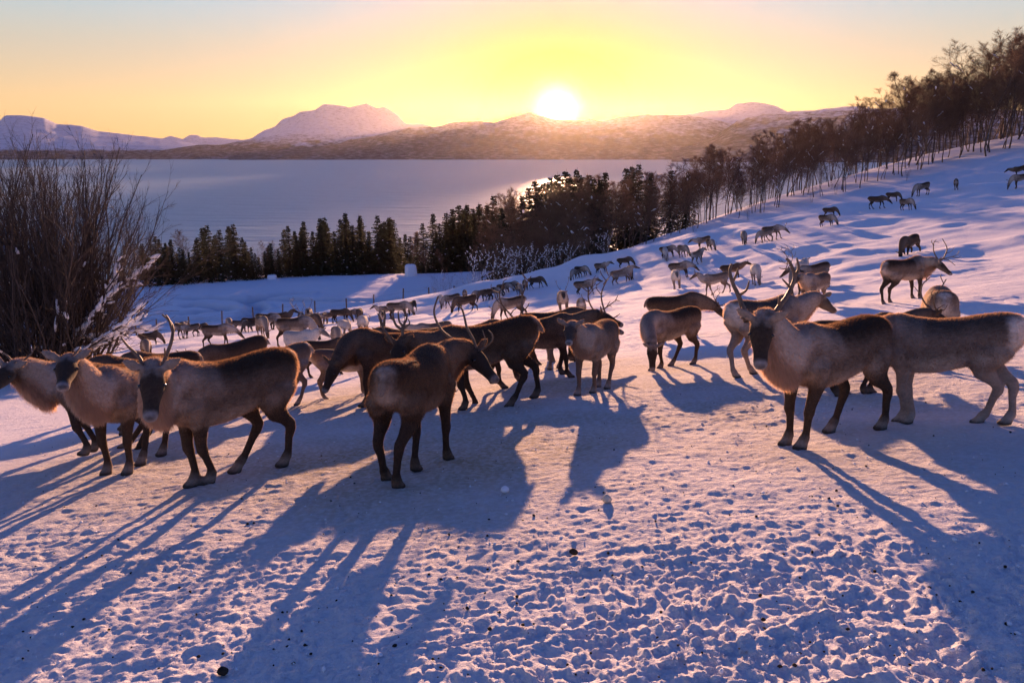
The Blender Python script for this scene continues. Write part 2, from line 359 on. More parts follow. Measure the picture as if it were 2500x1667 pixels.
# ------------------------------------------------------------------ trees
def prisms(S, sides=3):
    """S rows: x0 y0 z0 x1 y1 z1 r0 r1 -> open tapered prisms"""
    S = np.asarray(S, float); p0, p1, r0, r1 = S[:, 0:3], S[:, 3:6], S[:, 6], S[:, 7]
    d = p1 - p0; d /= np.linalg.norm(d, axis=1)[:, None] + 1e-9
    ref = np.where(np.abs(d[:, 2:3]) > .9, np.array([[1., 0, 0]]), np.array([[0, 0, 1.]]))
    a = np.cross(d, ref); a /= np.linalg.norm(a, axis=1)[:, None] + 1e-9; c = np.cross(d, a)
    V = []
    for k in range(sides):
        w = math.cos(2 * math.pi * k / sides); q = math.sin(2 * math.pi * k / sides)
        o_ = a * w + c * q
        V.append(p0 + o_ * r0[:, None]); V.append(p1 + o_ * r1[:, None])
    V = np.stack(V, 1); n = len(S); m = 2 * sides
    base = (np.arange(n) * m)[:, None]; Fc = []
    for k in range(sides):
        k2 = (k + 1) % sides
        Fc.append(np.concatenate([base + 2 * k, base + 2 * k2, base + 2 * k2 + 1, base + 2 * k + 1], 1))
    return V.reshape(-1, 3), np.concatenate(Fc)
def blobs(P, sx, sy, sz, rnd, dirs=None):
    """small lumpy octahedra subdivided once (snow pads): P centres"""
    base = np.array([(1,0,0),(-1,0,0),(0,1,0),(0,-1,0),(0,0,1),(0,0,-1)], float)
    tri = [(0,2,4),(2,1,4),(1,3,4),(3,0,4),(2,0,5),(1,2,5),(3,1,5),(0,3,5)]
    verts = [tuple(v) for v in base]; F2 = []; cache = {}
    def mid(i, j):
        k = (min(i, j), max(i, j))
        if k not in cache:
            v = (np.array(verts[i]) + np.array(verts[j])) / 2; verts.append(tuple(v / np.linalg.norm(v))); cache[k] = len(verts) - 1
        return cache[k]
    for a_, b_, c_ in tri:
        x, y, z = mid(a_, b_), mid(b_, c_), mid(c_, a_); F2 += [(a_, x, z), (x, b_, y), (z, y, c_), (x, y, z)]
    B = np.array(verts); n = len(P); V = np.repeat(B[None], n, 0) * (1 + rnd.uniform(-.25, .25, (n, len(B), 1)))
    V[:, :, 0] *= np.asarray(sx)[:, None]; V[:, :, 1] *= np.asarray(sy)[:, None]; V[:, :, 2] *= np.asarray(sz)[:, None]
    if dirs is None: an = rnd.uniform(0, 6.28, n); dirs = np.stack([np.cos(an), np.sin(an), np.zeros(n)], 1)
    dirs = dirs / (np.linalg.norm(dirs, axis=1)[:, None] + 1e-9)
    sd = np.cross(np.array([[0, 0, 1.]]), dirs); sd /= np.linalg.norm(sd, axis=1)[:, None] + 1e-9; up = np.cross(dirs, sd)
    Wd = V[:, :, 0:1] * dirs[:, None] + V[:, :, 1:2] * sd[:, None] + V[:, :, 2:3] * up[:, None] + np.asarray(P)[:, None]
    Fc = (np.arange(n) * len(B))[:, None, None] + np.array(F2)[None]
    return Wd.reshape(-1, 3), Fc.reshape(-1, 3)

def grow(R, p, d, length, rad, nseg, wob, up, out_, taper=.35):
    """one wandering stem; returns list of (point, dir, radius, t)"""
    pts = [(p, d, rad, 0.0)]; st = length / nseg
    for k in range(nseg):
        d = d + R.normal(0, wob, 3) + np.array([0, 0, up]); d = d / np.linalg.norm(d)
        q = p + d * st; t = (k + 1) / nseg; r1 = rad * (1 - (1 - taper) * t)
        out_.append((*p, *q, pts[-1][2], r1)); p = q; pts.append((p, d, r1, t))
    return pts
def along(pts, t):
    k = min(int(t * (len(pts) - 1)), len(pts) - 2); f = t * (len(pts) - 1) - k
    return pts[k][0] * (1 - f) + pts[k + 1][0] * f, pts[k + 1][1], pts[k][2] * (1 - f) + pts[k + 1][2] * f
def side(R, d, ang):
    a = np.cross(d, R.normal(0, 1, 3)); a /= np.linalg.norm(a) + 1e-9
    return d * math.cos(ang) + a * math.sin(ang)

def birch_proto(seed, stems=1, limbs=24, sub=7, tw=8, spread=.34, clear=.22, snow=0.0):
    """unit-height birch (height about 1); returns trunk, crown, snow meshes"""
    R = np.random.default_rng(seed); wood, twig, sn = [], [], []
    for s in range(stems):
        lean = R.normal(0, .06, 2) + (0 if stems == 1 else 1) * R.normal(0, .12 if stems > 4 else .05, 2)
        d = np.array([lean[0], lean[1], 1.]); d /= np.linalg.norm(d)
        tr = grow(R, np.array([R.normal(0, .02) * (stems > 1), R.normal(0, .02) * (stems > 1), -.03]), d, R.uniform(.82, .98), .0062 / stems ** .4, 9, .07, .03, wood, .15)
        for k in range(limbs // stems):
            t = clear + (1 - clear) * ((k + R.random()) / (limbs / stems)) ** .9; t = min(t, .98)
            p, dd, r = along(tr, t)
            an = R.uniform(.5, 1.05) * (1 - .3 * t); ld = side(R, dd, an); L_ = spread * (1.15 - t) ** .7 * R.uniform(.7, 1.15)
            lb = grow(R, p, ld, L_, r * .5, 5, .13, .10, wood, .25)
            if snow and R.random() < snow:
                for q in range(5): sn.append((along(lb, R.uniform(.15, .8))[0], ld))
            for j in range(sub):
                t2 = .2 + .8 * (j + R.random()) / sub; p2, d2, r2 = along(lb, min(t2, .99))
                L2 = L_ * .45 * R.uniform(.6, 1.2) * (1.2 - .6 * t2)
                sb = grow(R, p2, side(R, d2, R.uniform(.4, .9)), L2, r2 * .45, 3, .16, .08, twig, .35)
                if snow and R.random() < snow * .6: sn.append((along(sb, .4)[0], sb[1][1]))
                for q in range(tw):
                    t3 = .15 + .85 * (q + R.random()) / tw; p3, d3, r3 = along(sb, min(t3, .99))
                    grow(R, p3, side(R, d3, R.uniform(.35, .85)), max(.03, L2 * .55) * R.uniform(.6, 1.3), max(.0006, r3 * .5), 2, .2, .05, twig, .5)
    out_ = [mesh_np('trunk', *prisms(wood, 5)), mesh_np('crown', *prisms(twig, 3)), None]
    if sn:
        P = np.array([s[0] for s in sn]) + [0, 0, .004]; D = np.array([s[1] for s in sn]); n = len(P)
        out_[2] = mesh_np('snow', *blobs(P, R.uniform(.006, .02, n), R.uniform(.004, .008, n), R.uniform(.003, .007, n), R, D))
    return out_
def spruce_proto(seed, whorls=26, wide=.19, snow=.25):
    R = np.random.default_rng(seed); wood, V, Fc, sn = [], [], [], []
    grow(R, np.array([0, 0, -.03]), np.array([0, 0, 1.]), 1.02, .016, 8, .006, .05, wood, .06)
    n0 = 0
    for k in range(whorls):
        t = .05 + .93 * (k / whorls) ** .95; L_ = wide * (1.02 - t) ** 1.1 * R.uniform(.75, 1.15) + .012
        nb = R.integers(6, 9); a0 = R.uniform(0, 6.28)
        for j in range(nb):
            a = a0 + 6.283 * j / nb + R.normal(0, .15); dirh = np.array([math.cos(a), math.sin(a), 0]); lat = np.array([-math.sin(a), math.cos(a), 0])
            Lb = L_ * R.uniform(.7, 1.15); droop = R.uniform(.25, .5) * (1 - t) + .02; rise = .35 * t + R.normal(0, .05)
            P0 = np.array([0, 0, t + R.normal(0, .008)])
            nn = max(4, int(Lb / .012))
            for q in range(nn):
                f = (q + R.random()) / nn; p = P0 + dirh * Lb * f + np.array([0, 0, Lb * (rise * f - droop * f * f)])
                w = (.035 * (1 - f) + .012) * R.uniform(.6, 1.3) * (1.06 - t) ** .8; s = R.choice([-1, 1])
                tip = p + lat * s * w + dirh * R.uniform(.004, .02) - np.array([0, 0, R.uniform(.004, .03)])
                th = np.array([0, 0, R.uniform(.006, .013)]); bk = dirh * .009
                V += [p + th * .5, p - bk - th * .8, tip, p + bk - th]; Fc += [(n0, n0 + 1, n0 + 2), (n0, n0 + 2, n0 + 3)]; n0 += 4
            V += [P0 + dirh * Lb * .4 + [0, 0, Lb * (rise * .4 - droop * .16)] + lat * .012, P0 + dirh * Lb * .4 + [0, 0, Lb * (rise * .4 - droop * .16)] - lat * .012, P0 + dirh * Lb * 1.05 + [0, 0, Lb * (rise - droop)], P0]; Fc += [(n0, n0 + 1, n0 + 2), (n0, n0 + 3, n0 + 1)]; n0 += 4
            if R.random() < snow * (1.15 - t): sn.append((P0 + dirh * Lb * .7 + [0, 0, Lb * (rise * .7 - droop * .49) + .004], dirh))
    out_ = [mesh_np('trunk', *prisms(wood, 5)), mesh_np('crown', V, Fc, False), None]
    if sn:
        P = np.array([s[0] for s in sn]); D = np.array([s[1] for s in sn]); n = len(P)
        out_[2] = mesh_np('snow', *blobs(P, R.uniform(.008, .024, n), R.uniform(.006, .016, n), R.uniform(.003, .008, n), R, D))
    return out_
m_bark = simple('birch_bark', (.13, .09, .065), .9, .5, 30)
m_twig = simple('birch_twig', (.17, .10, .062), .9, .35, 6)
m_sprk = simple('spruce_bark', (.07, .05, .038), .9, .4, 30)
m_need = simple('spruce_needles', (.05, .05, .028), .8, .5, 14, translucent=.25)
m_clump = simple('snow_clump', (.82, .82, .86), .7, .04, 9, .25, .4)
BIRCH = [birch_proto(101 + k, stems=(1, 2, 1, 3, 1, 2)[k], limbs=(26, 28, 24, 30, 22, 30)[k], spread=(.30, .34, .36, .34, .28, .38)[k], clear=(.28, .24, .32, .18, .34, .2)[k], snow=(.0, .02, .0, .03, .0, .03)[k], tw=14) for k in range(6)]
SPRUCE = [spruce_proto(201 + k, whorls=(30, 26, 32, 28)[k], wide=(.27, .32, .24, .30)[k], snow=(.05, .14, .04, .10)[k]) for k in range(4)]
BADJ = ('straight single stemmed', 'twin stemmed', 'broad crowned', 'three stemmed', 'slim high crowned', 'wide twin stemmed')
SADJ = ('tall dense', 'wide snow patched', 'narrow spired', 'full skirted')
def plant(kind, proto, x, y, h, label, group, wide=1.0, z=None):
    for adj, PR in ((BADJ, BIRCH), (SADJ, SPRUCE)):
        for k_, q_ in enumerate(PR):
            if q_ is proto: label = adj[k_] + ' ' + label
    z = float(ground(x, y)) if z is None else z
    e = empty(kind, (x, y, z - .05), (0, 0, random.uniform(0, 6.28)), label=label, category='tree', group=group); e.scale = (h * wide, h * wide, h)
    mats = (m_bark, m_twig, m_clump) if kind != 'spruce_tree' else (m_sprk, m_need, m_clump)
    for nm, me, mt in zip(('trunk', 'crown', 'snow'), proto, mats):
        if me is None: continue
        o = link(nm, me, mt, e)
        if nm == 'snow': o['kind'] = 'stuff'
    return e
def at_depth(u, v, d):
    p = ray(u, v) * d; return p
# the strip the low sun shines through on to the lower field stays clear of trees
_g = ray(957, 671); GAP0 = _g[:2] * (-20.6 / _g[2]); GAPD = np.array([math.sin(SUN_AZ), math.cos(SUN_AZ)])
def in_gap(x, y, w=2.6):
    r = np.array([x, y]) - GAP0; return abs(r[0] * GAPD[1] - r[1] * GAPD[0]) < w and (r @ GAPD) > -8
SPR_L = 'dark spruce in the row behind the snowy field'
BIR_R = 'bare birch in the leafless wood along the upper slope'
spr = [(345,590),(445,605),(460,612),(600,612),(622,615),(645,610),(678,605),(1215,520),(377,571),(398,600),(415,580),(436,600),(480,575),(504,544),(534,556),(568,542),(590,575),(612,600),(660,590),(702,546),(722,570),(740,535),(762,560),(780,527),(791,525),(815,560),(842,514),(860,545),(878,520),(900,560),(921,520),(938,535),(950,525),(972,560),(989,561),(1010,548),(1031,540),(1057,516),(1072,540),(1089,514),(1105,530),(1120,495),(1140,493),(1158,515),(1171,491),(1190,500),(1205,470)]
for k, (u, v) in enumerate(spr):
    D0 = np.interp(u, [330, 680, 900, 1150], [130, 142, 151, 156])
    for q, dd in enumerate((D0 + 4 * random.random(), D0 + 12 + 10 * random.random(), D0 + 30 + 18 * random.random())):
        uu = u if q == 0 else u + random.uniform(-18, 18)
        p = at_depth(uu, v + (0 if q == 0 else random.uniform(5, 28)), dd); z = float(ground(p[0], p[1])); h = p[2] - z
        if in_gap(p[0], p[1]) or h < 4: continue
        lab = SPR_L if q == 0 else 'spruce deeper in the stand behind the row at the field'
        plant('spruce_tree', SPRUCE[(k + int(dd)) % 4], p[0], p[1], min(h, 19), lab, 'spruces behind the lower field', 1.15)
spr2 = [(1225,500),(1250,490),(1275,470),(1306,433),(1326,440),(1344,424),(1361,416),(1381,409),(1409,405),(1438,418),(1478,412),(1530,403),(1545,399),(1560,393),(1590,415),(1640,410),(1680,415),(1290,450),(1315,446),(1335,438),(1352,434),(1370,428),(1390,424),(1400,430),(1420,424),(1450,428),(1465,430)]
for k, (u, v) in enumerate(spr2):
    dd = 118 + 14 * random.random(); p = at_depth(u, v, dd); h = p[2] - float(ground(p[0], p[1]))
    plant('spruce_tree', SPRUCE[k % 4], p[0], p[1], h, 'slim spruce spire among the birches below the sun', 'spruces below the sun', 1.05)
# leafless birches: skyline (u, v) from the field corner up to the hill on the right
SKY = np.array([(1150,575),(1190,530),(1230,460),(1280,455),(1320,445),(1400,420),(1490,402),(1560,412),(1620,400),(1690,385),(1745,335),(1800,352),(1850,330),(1900,300),(1980,275),(2030,262),(2100,254),(2150,218),(2190,200),(2260,150),(2330,155),(2380,140),(2430,75),(2480,48),(2560,40),(2700,60)], float)
FOOT = np.array([(1150,690),(1280,668),(1400,640),(1500,610),(1600,585),(1700,550),(1800,522),(1900,492),(1990,470),(2060,450),(2150,430),(2250,412),(2330,385),(2400,360),(2500,330),(2700,280)], float)
def wood_row(us, d0, d1, drop, group, label):
    for u in us:
        dd = random.uniform(d0, d1); v = np.interp(u, SKY[:, 0], SKY[:, 1]) + random.uniform(*drop)
        p = at_depth(u, v, dd); z = float(ground(p[0], p[1])); h = p[2] - z
        if h < 3: continue
        plant('birch_tree', BIRCH[random.randrange(6)], p[0], p[1], min(h, 17), label, group, random.uniform(1.25, 1.7), z)
wood_row([1180,1236,1252,1300,1335,1372,1420,1455,1500,1515,1570,1605,1631,1658,1700,1735,1752,1790,1815,1850,1880,1905,1935,1965,1990,2020,2045,2075,2105,2135,2160,2188,2210,2240,2262,2290,2315,2345,2370,2400,2425,2440,2465,2485,2510,2540,2580,2620], 112, 128, (0, 12), 'birches along the hill', BIR_R)
wood_row(np.arange(1200, 2650, 17) + rng.uniform(-9, 9, 86), 96, 110, (25, 95), 'birches along the hill front', 'lower bare birch at the near edge of the leafless wood')
wood_row(np.arange(1210, 2600, 25) + rng.uniform(-12, 12, 56), 130, 150, (5, 40), 'birches deep in the wood', 'bare birch half hidden deep in the leafless wood')
# two birches and bushes among the spruces on the left
for u, v, dd in ((449,548,147), (632,582,146), (668,598,147), (1003,560,150), (1242,447,135), (1262,455,135), (420,590,146), (1085,600,146), (1040,600,147)):
    p = at_depth(u, v, dd); plant('birch_tree', BIRCH[(u + 3) % 6], p[0], p[1], p[2] - float(ground(p[0], p[1])), 'slender bare birch among the spruces', 'birches among the spruces', .9 if v < 500 else 1.3)
# snow-laden bushes at the crest where the wood meets the herd, and thin shrubs beyond it
BUSH = [birch_proto(301 + k, stems=6, limbs=30, sub=6, tw=6, spread=.5, clear=.12, snow=(.9, .8, .15)[k]) for k in range(3)]
for k, (u, v, dd, pk, lab) in enumerate([(1090,655,78,2,'small bare bush at the corner of the lower field'), (1170,600,76,0,'snow laden bush beside the crowd of deer at the crest'), (1215,590,80,1,'snow laden bush beside the crowd of deer at the crest'),
        (1265,595,82,0,'snow laden bush beside the crowd of deer at the crest'), (1310,590,84,1,'snow laden bush beside the crowd of deer at the crest'), (1350,590,86,0,'snow laden bush beside the crowd of deer at the crest'),
        (1395,585,88,1,'snow laden bush beside the crowd of deer at the crest'), (1430,575,90,2,'thin leafless shrub between crest and wood'), (1700,505,90,2,'thin leafless shrub between crest and wood'), (1985,445,96,2,'thin leafless shrub between crest and wood'),
        (2045,425,97,2,'thin leafless shrub between crest and wood'), (2215,420,96,2,'thin leafless shrub between crest and wood'), (1830,490,92,2,'thin leafless shrub between crest and wood'), (1480,560,90,1,'snow laden bush beside the crowd of deer at the crest')]):
    p = at_depth(u, v, dd); z = float(ground(p[0], p[1])); h = max(1.6, p[2] - z)
    e = plant('leafless_bush', BUSH[pk], p[0], p[1], h, lab, 'bushes along the crest', 1.0, z); e['category'] = 'bush'

# the big willow bush on the left
def willow_bush():
    R = np.random.default_rng(55); wood, twig, sn = [], [], []
    base, _ = on_ground(120, 925)
    for s in range(215):
        a = R.uniform(0, 6.283); q = abs(R.normal(0, .5)); st = np.array([math.cos(a) * R.uniform(0, 1.0), math.sin(a) * R.uniform(0, .8), -.15])
        lean = min(q, 1.25); d = np.array([math.cos(a) * lean * .95, math.sin(a) * lean * .7, 1.]); d /= np.linalg.norm(d)
        L_ = R.uniform(3.5, 4.7) * (1 - .20 * lean) ; r0 = R.uniform(.014, .034)
        tr = grow(R, st, d, L_, r0, 9, .12, .03, wood, .2)
        nsub = int(16 + 5 * R.random())
        for j in range(nsub):
            t = .22 + .78 * (j + R.random()) / nsub; p, dd, r = along(tr, min(t, .99)); L2 = R.uniform(.5, 1.15) * (1.25 - .75 * t)
            sb = grow(R, p, side(R, dd, R.uniform(.3, .65)), L2, max(.004, r * .5), 4, .12, .09, twig, .4)
            for m_ in range(5):
                p3, d3, r3 = along(sb, R.uniform(.15, .99)); grow(R, p3, side(R, d3, R.uniform(.3, .7)), L2 * R.uniform(.25, .5), max(.0026, r3 * .6), 2, .14, .08, twig, .5)
            if p[2] < 2.4 and R.random() < .012: sn.append((along(sb, R.uniform(.1, .6))[0], sb[1][1], 1.0))
        for j in range(3):
            t = R.uniform(.12, .5)
            if R.random() < .05: sn.append((along(tr, t)[0], along(tr, t)[1], 1.2))
    # bent, snow-carrying boughs reaching out to the right
    for (dx, dz, L_) in ((1.0, .75, 3.1), (1.0, .3, 2.6), (1.0, .45, 2.8), (.9, .1, 2.2), (1., .2, 2.4), (1, .6, 2.3), (.7, .8, 2.8), (-.8, .4, 2.6), (-.9, .7, 2.6)):
        d = np.array([dx, R.uniform(-.4, -.05), dz]); d /= np.linalg.norm(d)
        tr = grow(R, np.array([.3 * np.sign(dx), -.2, R.uniform(.0, .9)]), d, L_, .03, 8, .10, .02, wood, .3)
        for j in range(12):
            t = R.uniform(.3, 1); p, dd, r = along(tr, min(t, .99)); sb = grow(R, p, side(R, dd, R.uniform(.3, .9)), R.uniform(.3, .8), r * .5, 4, .16, .0, twig, .4)
            if R.random() < .12: sn.append((along(sb, .45)[0], sb[1][1], 1.0))
        for j in range(34): p, dd, r = along(tr, .25 + .021 * j); sn.append((p + R.normal(0, .02, 3), dd, R.uniform(.8, 1.5)))
    e = empty('willow_bush', base, (0, 0, 0), label='large leafless willow bush with snow pads on its lower branches', category='bush'); e.scale = (1.42, 1.42, 1.68)
    m_wb = simple('willow_bark', (.075, .058, .05), .9, .4, 20); link('stems', mesh_np('stems', *prisms(wood, 5)), m_wb, e); link('twigs', mesh_np('twigs', *prisms(twig, 3)), m_wb, e)
    P = np.array([s[0] for s in sn]) + [0, 0, .03]; D = np.array([s[1] for s in sn]); k = np.array([s[2] for s in sn]); n = len(P)
    o_ = link('snow', mesh_np('snow', *blobs(P, k * R.uniform(.04, .12, n), k * R.uniform(.02, .038, n), k * R.uniform(.016, .03, n), R, D + R.normal(0, .25, D.shape))), m_clump, e); o_['kind'] = 'stuff'
    return base
bush_at = willow_bush()

# ------------------------------------------------------------------ fences, snow-capped blocks, crumbs of snow and dung
m_post = simple('weathered_post', (.07, .055, .045), .9, .4, 12)
def fence(pts, label, hgt, wires):
    e = empty('fence', tuple(pts[0]), label=label, category='fence')
    R = np.random.default_rng(int(abs(pts[0][0]) * 10)); tops = []
    for x, y, z in pts:
        ln = R.normal(0, .04, 2); h = hgt * R.uniform(.9, 1.1)
        V, Fc = prisms([(0, 0, -.3, ln[0], ln[1], h, .055, .05)], 8); n = len(V)
        V = np.vstack([V, [[ln[0], ln[1], h + .015]]]); cap = [(2 * k + 1, 2 * ((k + 1) % 8) + 1, n, n) for k in range(8)]
        me = bpy.data.meshes.new('post'); me.from_pydata([tuple(v) for v in V], [], [tuple(f) for f in Fc] + [c[:3] for c in cap]); me.update()
        o = link('post', me, m_post, e); o.location = (x - pts[0][0], y - pts[0][1], z - pts[0][2]); tops.append(np.array([x + ln[0] * .8 - pts[0][0], y + ln[1] * .8 - pts[0][1], z - pts[0][2]]))
    for wz in wires:
        S = []
        for a, b_ in zip(tops[:-1], tops[1:]):
            m_ = (a + b_) / 2 + [0, 0, wz * hgt - .03]; a2 = a + [0, 0, wz * hgt]; b2 = b_ + [0, 0, wz * hgt]
            S += [(*a2, *m_, .004, .004), (*m_, *b2, .004, .004)]
        link('wire', mesh_np('wire', *prisms(S, 3)), m_post, e)
fp = []
for u, vt in ((251,797),(330,783),(379,778),(460,776),(539,762),(617,751),(687,744),(767,736),(845,726),(911,720),(982,708),(1046,700),(1109,699)):
    d = ray(u, vt)
    for t in np.arange(62, 80, .25):            # the first spot behind the crest where a 1.2 m post shows its top here
        p = d * t
        if p[2] - float(ground(p[0], p[1])) > 1.25 and t > np.interp(math.atan2(d[0], d[1]), CREST_AZ, CREST_R) - 1: break
    fp.append((p[0], p[1], p[2] - 1.3))
fence(fp, 'thin wire fence on dark posts between the herd and lower field', 1.3, (.55, .85))
fp = []
for u, v in ((1955,470),(1985,452),(2018,430),(2047,426),(2077,420),(2104,412),(2135,404)):
    p = ray(u, v) * (128 + (u - 2018) * .09); fp.append((p[0], p[1], float(ground(p[0], p[1]))))
fence(fp, 'short row of fence posts on the slope under the birches', 1.35, (.8,))
def lump(name, u, v, w, h, label, dd=143):
    p = ray(u, v) * dd; z = float(ground(p[0], p[1])); n = 9; V = []; Fc = []
    R = np.random.default_rng(u)
    for k, (zz, s) in enumerate(((-.2, 1.06), (.25, 1.03), (.6, 1.0), (.86, .95), (.97, .8), (1.02, .45))):
        for j in range(16):
            a = 2 * math.pi * j / 16; c, q = math.cos(a), math.sin(a); m_ = (abs(c) ** 5 + abs(q) ** 5) ** -.2
            V.append((c * m_ * s * w / 2 * R.uniform(.96, 1.04), q * m_ * s * w / 2 * R.uniform(.96, 1.04), zz * h + R.normal(0, .02)))
        if k: Fc += [((k - 1) * 16 + j, (k - 1) * 16 + (j + 1) % 16, k * 16 + (j + 1) % 16, k * 16 + j) for j in range(16)]
    V.append((0, 0, 1.04 * h)); me = bpy.data.meshes.new(name)
    me.from_pydata(V, [], Fc + [(5 * 16 + j, 5 * 16 + (j + 1) % 16, len(V) - 1) for j in range(16)]); me.update()
    me.polygons.foreach_set('use_smooth', np.ones(len(me.polygons), bool))
    o = link(name, me, m_clump, label=label, category='snow block'); o.location = (p[0], p[1], z); o.rotation_euler = (0, 0, .2)
lump('snow_block', 1003, 664, 2.0, 2.0, 'tall square snow covered block at the dark gap in the trees')
lump('snow_block', 665, 690, 1.5, .75, 'low snow capped block at the foot of the spruces', 141)
m_dung = simple('dung', (.035, .026, .02), .9, .4, 40)
R = np.random.default_rng(77)
def scatter(name, n, mat, s0, s1, label, cat, spread, sink=.4):
    P = []
    while len(P) < n:
        u = R.uniform(-60, 2560); v = R.uniform(*spread); d = ray(u, v); g = R.random()
        t = np.linspace(2, 40, 500); h = d[2] * t - ground(d[0] * t, d[1] * t); k = int(np.argmax(h < 0))
        P.append(d * t[k])
    P = np.array(P); P[:, 2] = ground(P[:, 0], P[:, 1]) + .004; s = s0 + (s1 - s0) * R.random(len(P)) ** 3
    V, Fc = blobs(P, s, s * R.uniform(.6, 1, len(P)), s * R.uniform(.5, .9, len(P)), R)
    link(name, mesh_np(name, V, Fc), mat, label=label, category=cat, kind='stuff')
scatter('droppings', 600, m_dung, .004, .011, 'dark droppings scattered over the trodden snow', 'droppings', (880, 1660))
scatter('snow_crumbs', 700, m_clump, .005, .013, 'loose crumbs of snow strewn over the trodden slope', 'snow crumbs', (930, 1667))
m_dirty = simple('soiled_snow', (.62, .55, .45), .8, .15, 20, .2, .4)
def ball(name, u, v, s, mat, label):
    p, _ = on_ground(u, v); V, Fc = blobs(np.array([[0, 0, 0]]), [s], [s * .9], [s * .85], R)
    o = link(name, mesh_np(name, V, Fc), mat, label=label, category=name.replace('_', ' ')); o.location = (p[0], p[1], p[2] + s * .6)
    md = o.modifiers.new('round', 'SUBSURF'); md.levels = 1; md.render_levels = 1
ball('snowball', 1481, 1226, .042, m_dirty, 'round yellowish snowball on the lit snow')
ball('snow_lump', 1232, 1202, .035, m_clump, 'pale lump of snow at the edge of the deer shadow')
ball('dung_heap', 1400, 1352, .026, m_dung, 'dark clump of dung on the crusted snow')
ball('dung_heap', 545, 1646, .028, m_dung, 'dark clump of dung in the long blue shadow')
#MARK_DEER
# ------------------------------------------------------------------ reindeer
def nv(a): a = np.asarray(a, float); return a / (np.linalg.norm(a) + 1e-12)
COATS = {  # back, flank, stripe, belly, neck, face, leg, muzzle, rump
 'brown': dict(back=(.050,.031,.021), flank=(.235,.175,.138), stripe=(.045,.03,.022), belly=(.44,.37,.31), neck=(.48,.41,.36), face=(.06,.042,.032), leg=(.065,.045,.034), muzzle=(.36,.32,.31), rump=(.62,.55,.50)),
 'dark':  dict(back=(.055,.034,.024), flank=(.105,.068,.046), stripe=(.035,.024,.018), belly=(.25,.19,.15), neck=(.17,.12,.09), face=(.045,.032,.025), leg=(.05,.034,.026), muzzle=(.30,.26,.24), rump=(.45,.38,.33)),
 'pale':  dict(back=(.14,.098,.074), flank=(.27,.21,.172), stripe=(.10,.07,.055), belly=(.50,.44,.39), neck=(.42,.36,.31), face=(.10,.07,.055), leg=(.17,.125,.10), muzzle=(.42,.38,.36), rump=(.66,.60,.55)),
 'white': dict(back=(.46,.41,.37), flank=(.60,.56,.52), stripe=(.40,.35,.31), belly=(.66,.62,.58), neck=(.64,.60,.56), face=(.22,.17,.14), leg=(.26,.20,.165), muzzle=(.45,.41,.39), rump=(.70,.66,.62)),
 'grey':  dict(back=(.085,.065,.055), flank=(.25,.20,.175), stripe=(.06,.043,.036), belly=(.48,.43,.38), neck=(.40,.34,.30), face=(.08,.06,.05), leg=(.30,.24,.205), muzzle=(.42,.38,.36), rump=(.74,.68,.62), rside=1),
}
def mixc3(a, b, t): return np.asarray(a) * (1 - t) + np.asarray(b) * t
def ring_loft(C, A, B, ra, rb_up, rb_dn, n, col, comb, flen, sup=1.0):
    """C centres, A side axes, B up axes -> verts, faces + per vertex colour, comb direction and fur length (col/comb/flen are functions of (i, c, s))"""
    V, K, D, Ln, Fc = [], [], [], [], []
    m = len(C)
    for i in range(m):
        t = nv(C[min(i + 1, m - 1)] - C[max(i - 1, 0)])
        for j in range(n):
            a = 2 * math.pi * j / n; s, c = math.sin(a), math.cos(a)
            s2 = math.copysign(abs(s) ** (.5 + .5 * sup), s); c2 = math.copysign(abs(c) ** (sup if c < 0 else .5 + .5 * sup), c)
            V.append(C[i] + A[i] * ra[i] * s2 + B[i] * (rb_up[i] if c > 0 else rb_dn[i]) * c2)
            K.append(col(i, c, s)); D.append(comb(i, c, s, t)); Ln.append(flen(i, c, s))
    for i in range(m - 1):
        for j in range(n): Fc.append((i * n + j, i * n + (j + 1) % n, (i + 1) * n + (j + 1) % n, (i + 1) * n + j))
    Fc.append(tuple(range(n))[::-1]); Fc.append(tuple((m - 1) * n + j for j in range(n)))
    return V, Fc, K, D, Ln
FRONT = [(.36,.105,.80,.10,.05),(.35,.142,.68,.130,.080),(.315,.138,.565,.092,.066),(.322,.13,.47,.060,.050),(.342,.125,.345,.044,.040),(.345,.125,.295,.046,.042),(.336,.12,.24,.032,.031),(.33,.12,.13,.030,.029),(.338,.12,.085,.042,.04),(.36,.12,.048,.045,.045),(.385,.12,.018,.062,.056),(.388,.12,-.004,.060,.053)]
HIND = [(-.36,.09,.82,.16,.07),(-.365,.13,.70,.185,.095),(-.325,.14,.575,.135,.082),(-.355,.135,.485,.088,.058),(-.43,.13,.415,.054,.044),(-.482,.125,.36,.050,.041),(-.484,.125,.315,.046,.039),(-.466,.12,.24,.033,.032),(-.457,.12,.13,.031,.030),(-.442,.12,.085,.043,.04),(-.415,.12,.048,.046,.045),(-.388,.12,.018,.063,.056),(-.385,.12,-.004,.060,.053)]
TRUNK = [(-.615,.86,.03,.05,.05),(-.595,.845,.095,.11,.115),(-.54,.83,.150,.15,.165),(-.44,.815,.185,.178,.195),(-.30,.795,.195,.185,.21),(-.12,.765,.208,.188,.24),(.06,.752,.214,.194,.268),(.22,.752,.206,.218,.275),(.34,.765,.182,.242,.262),(.44,.785,.150,.212,.235)]
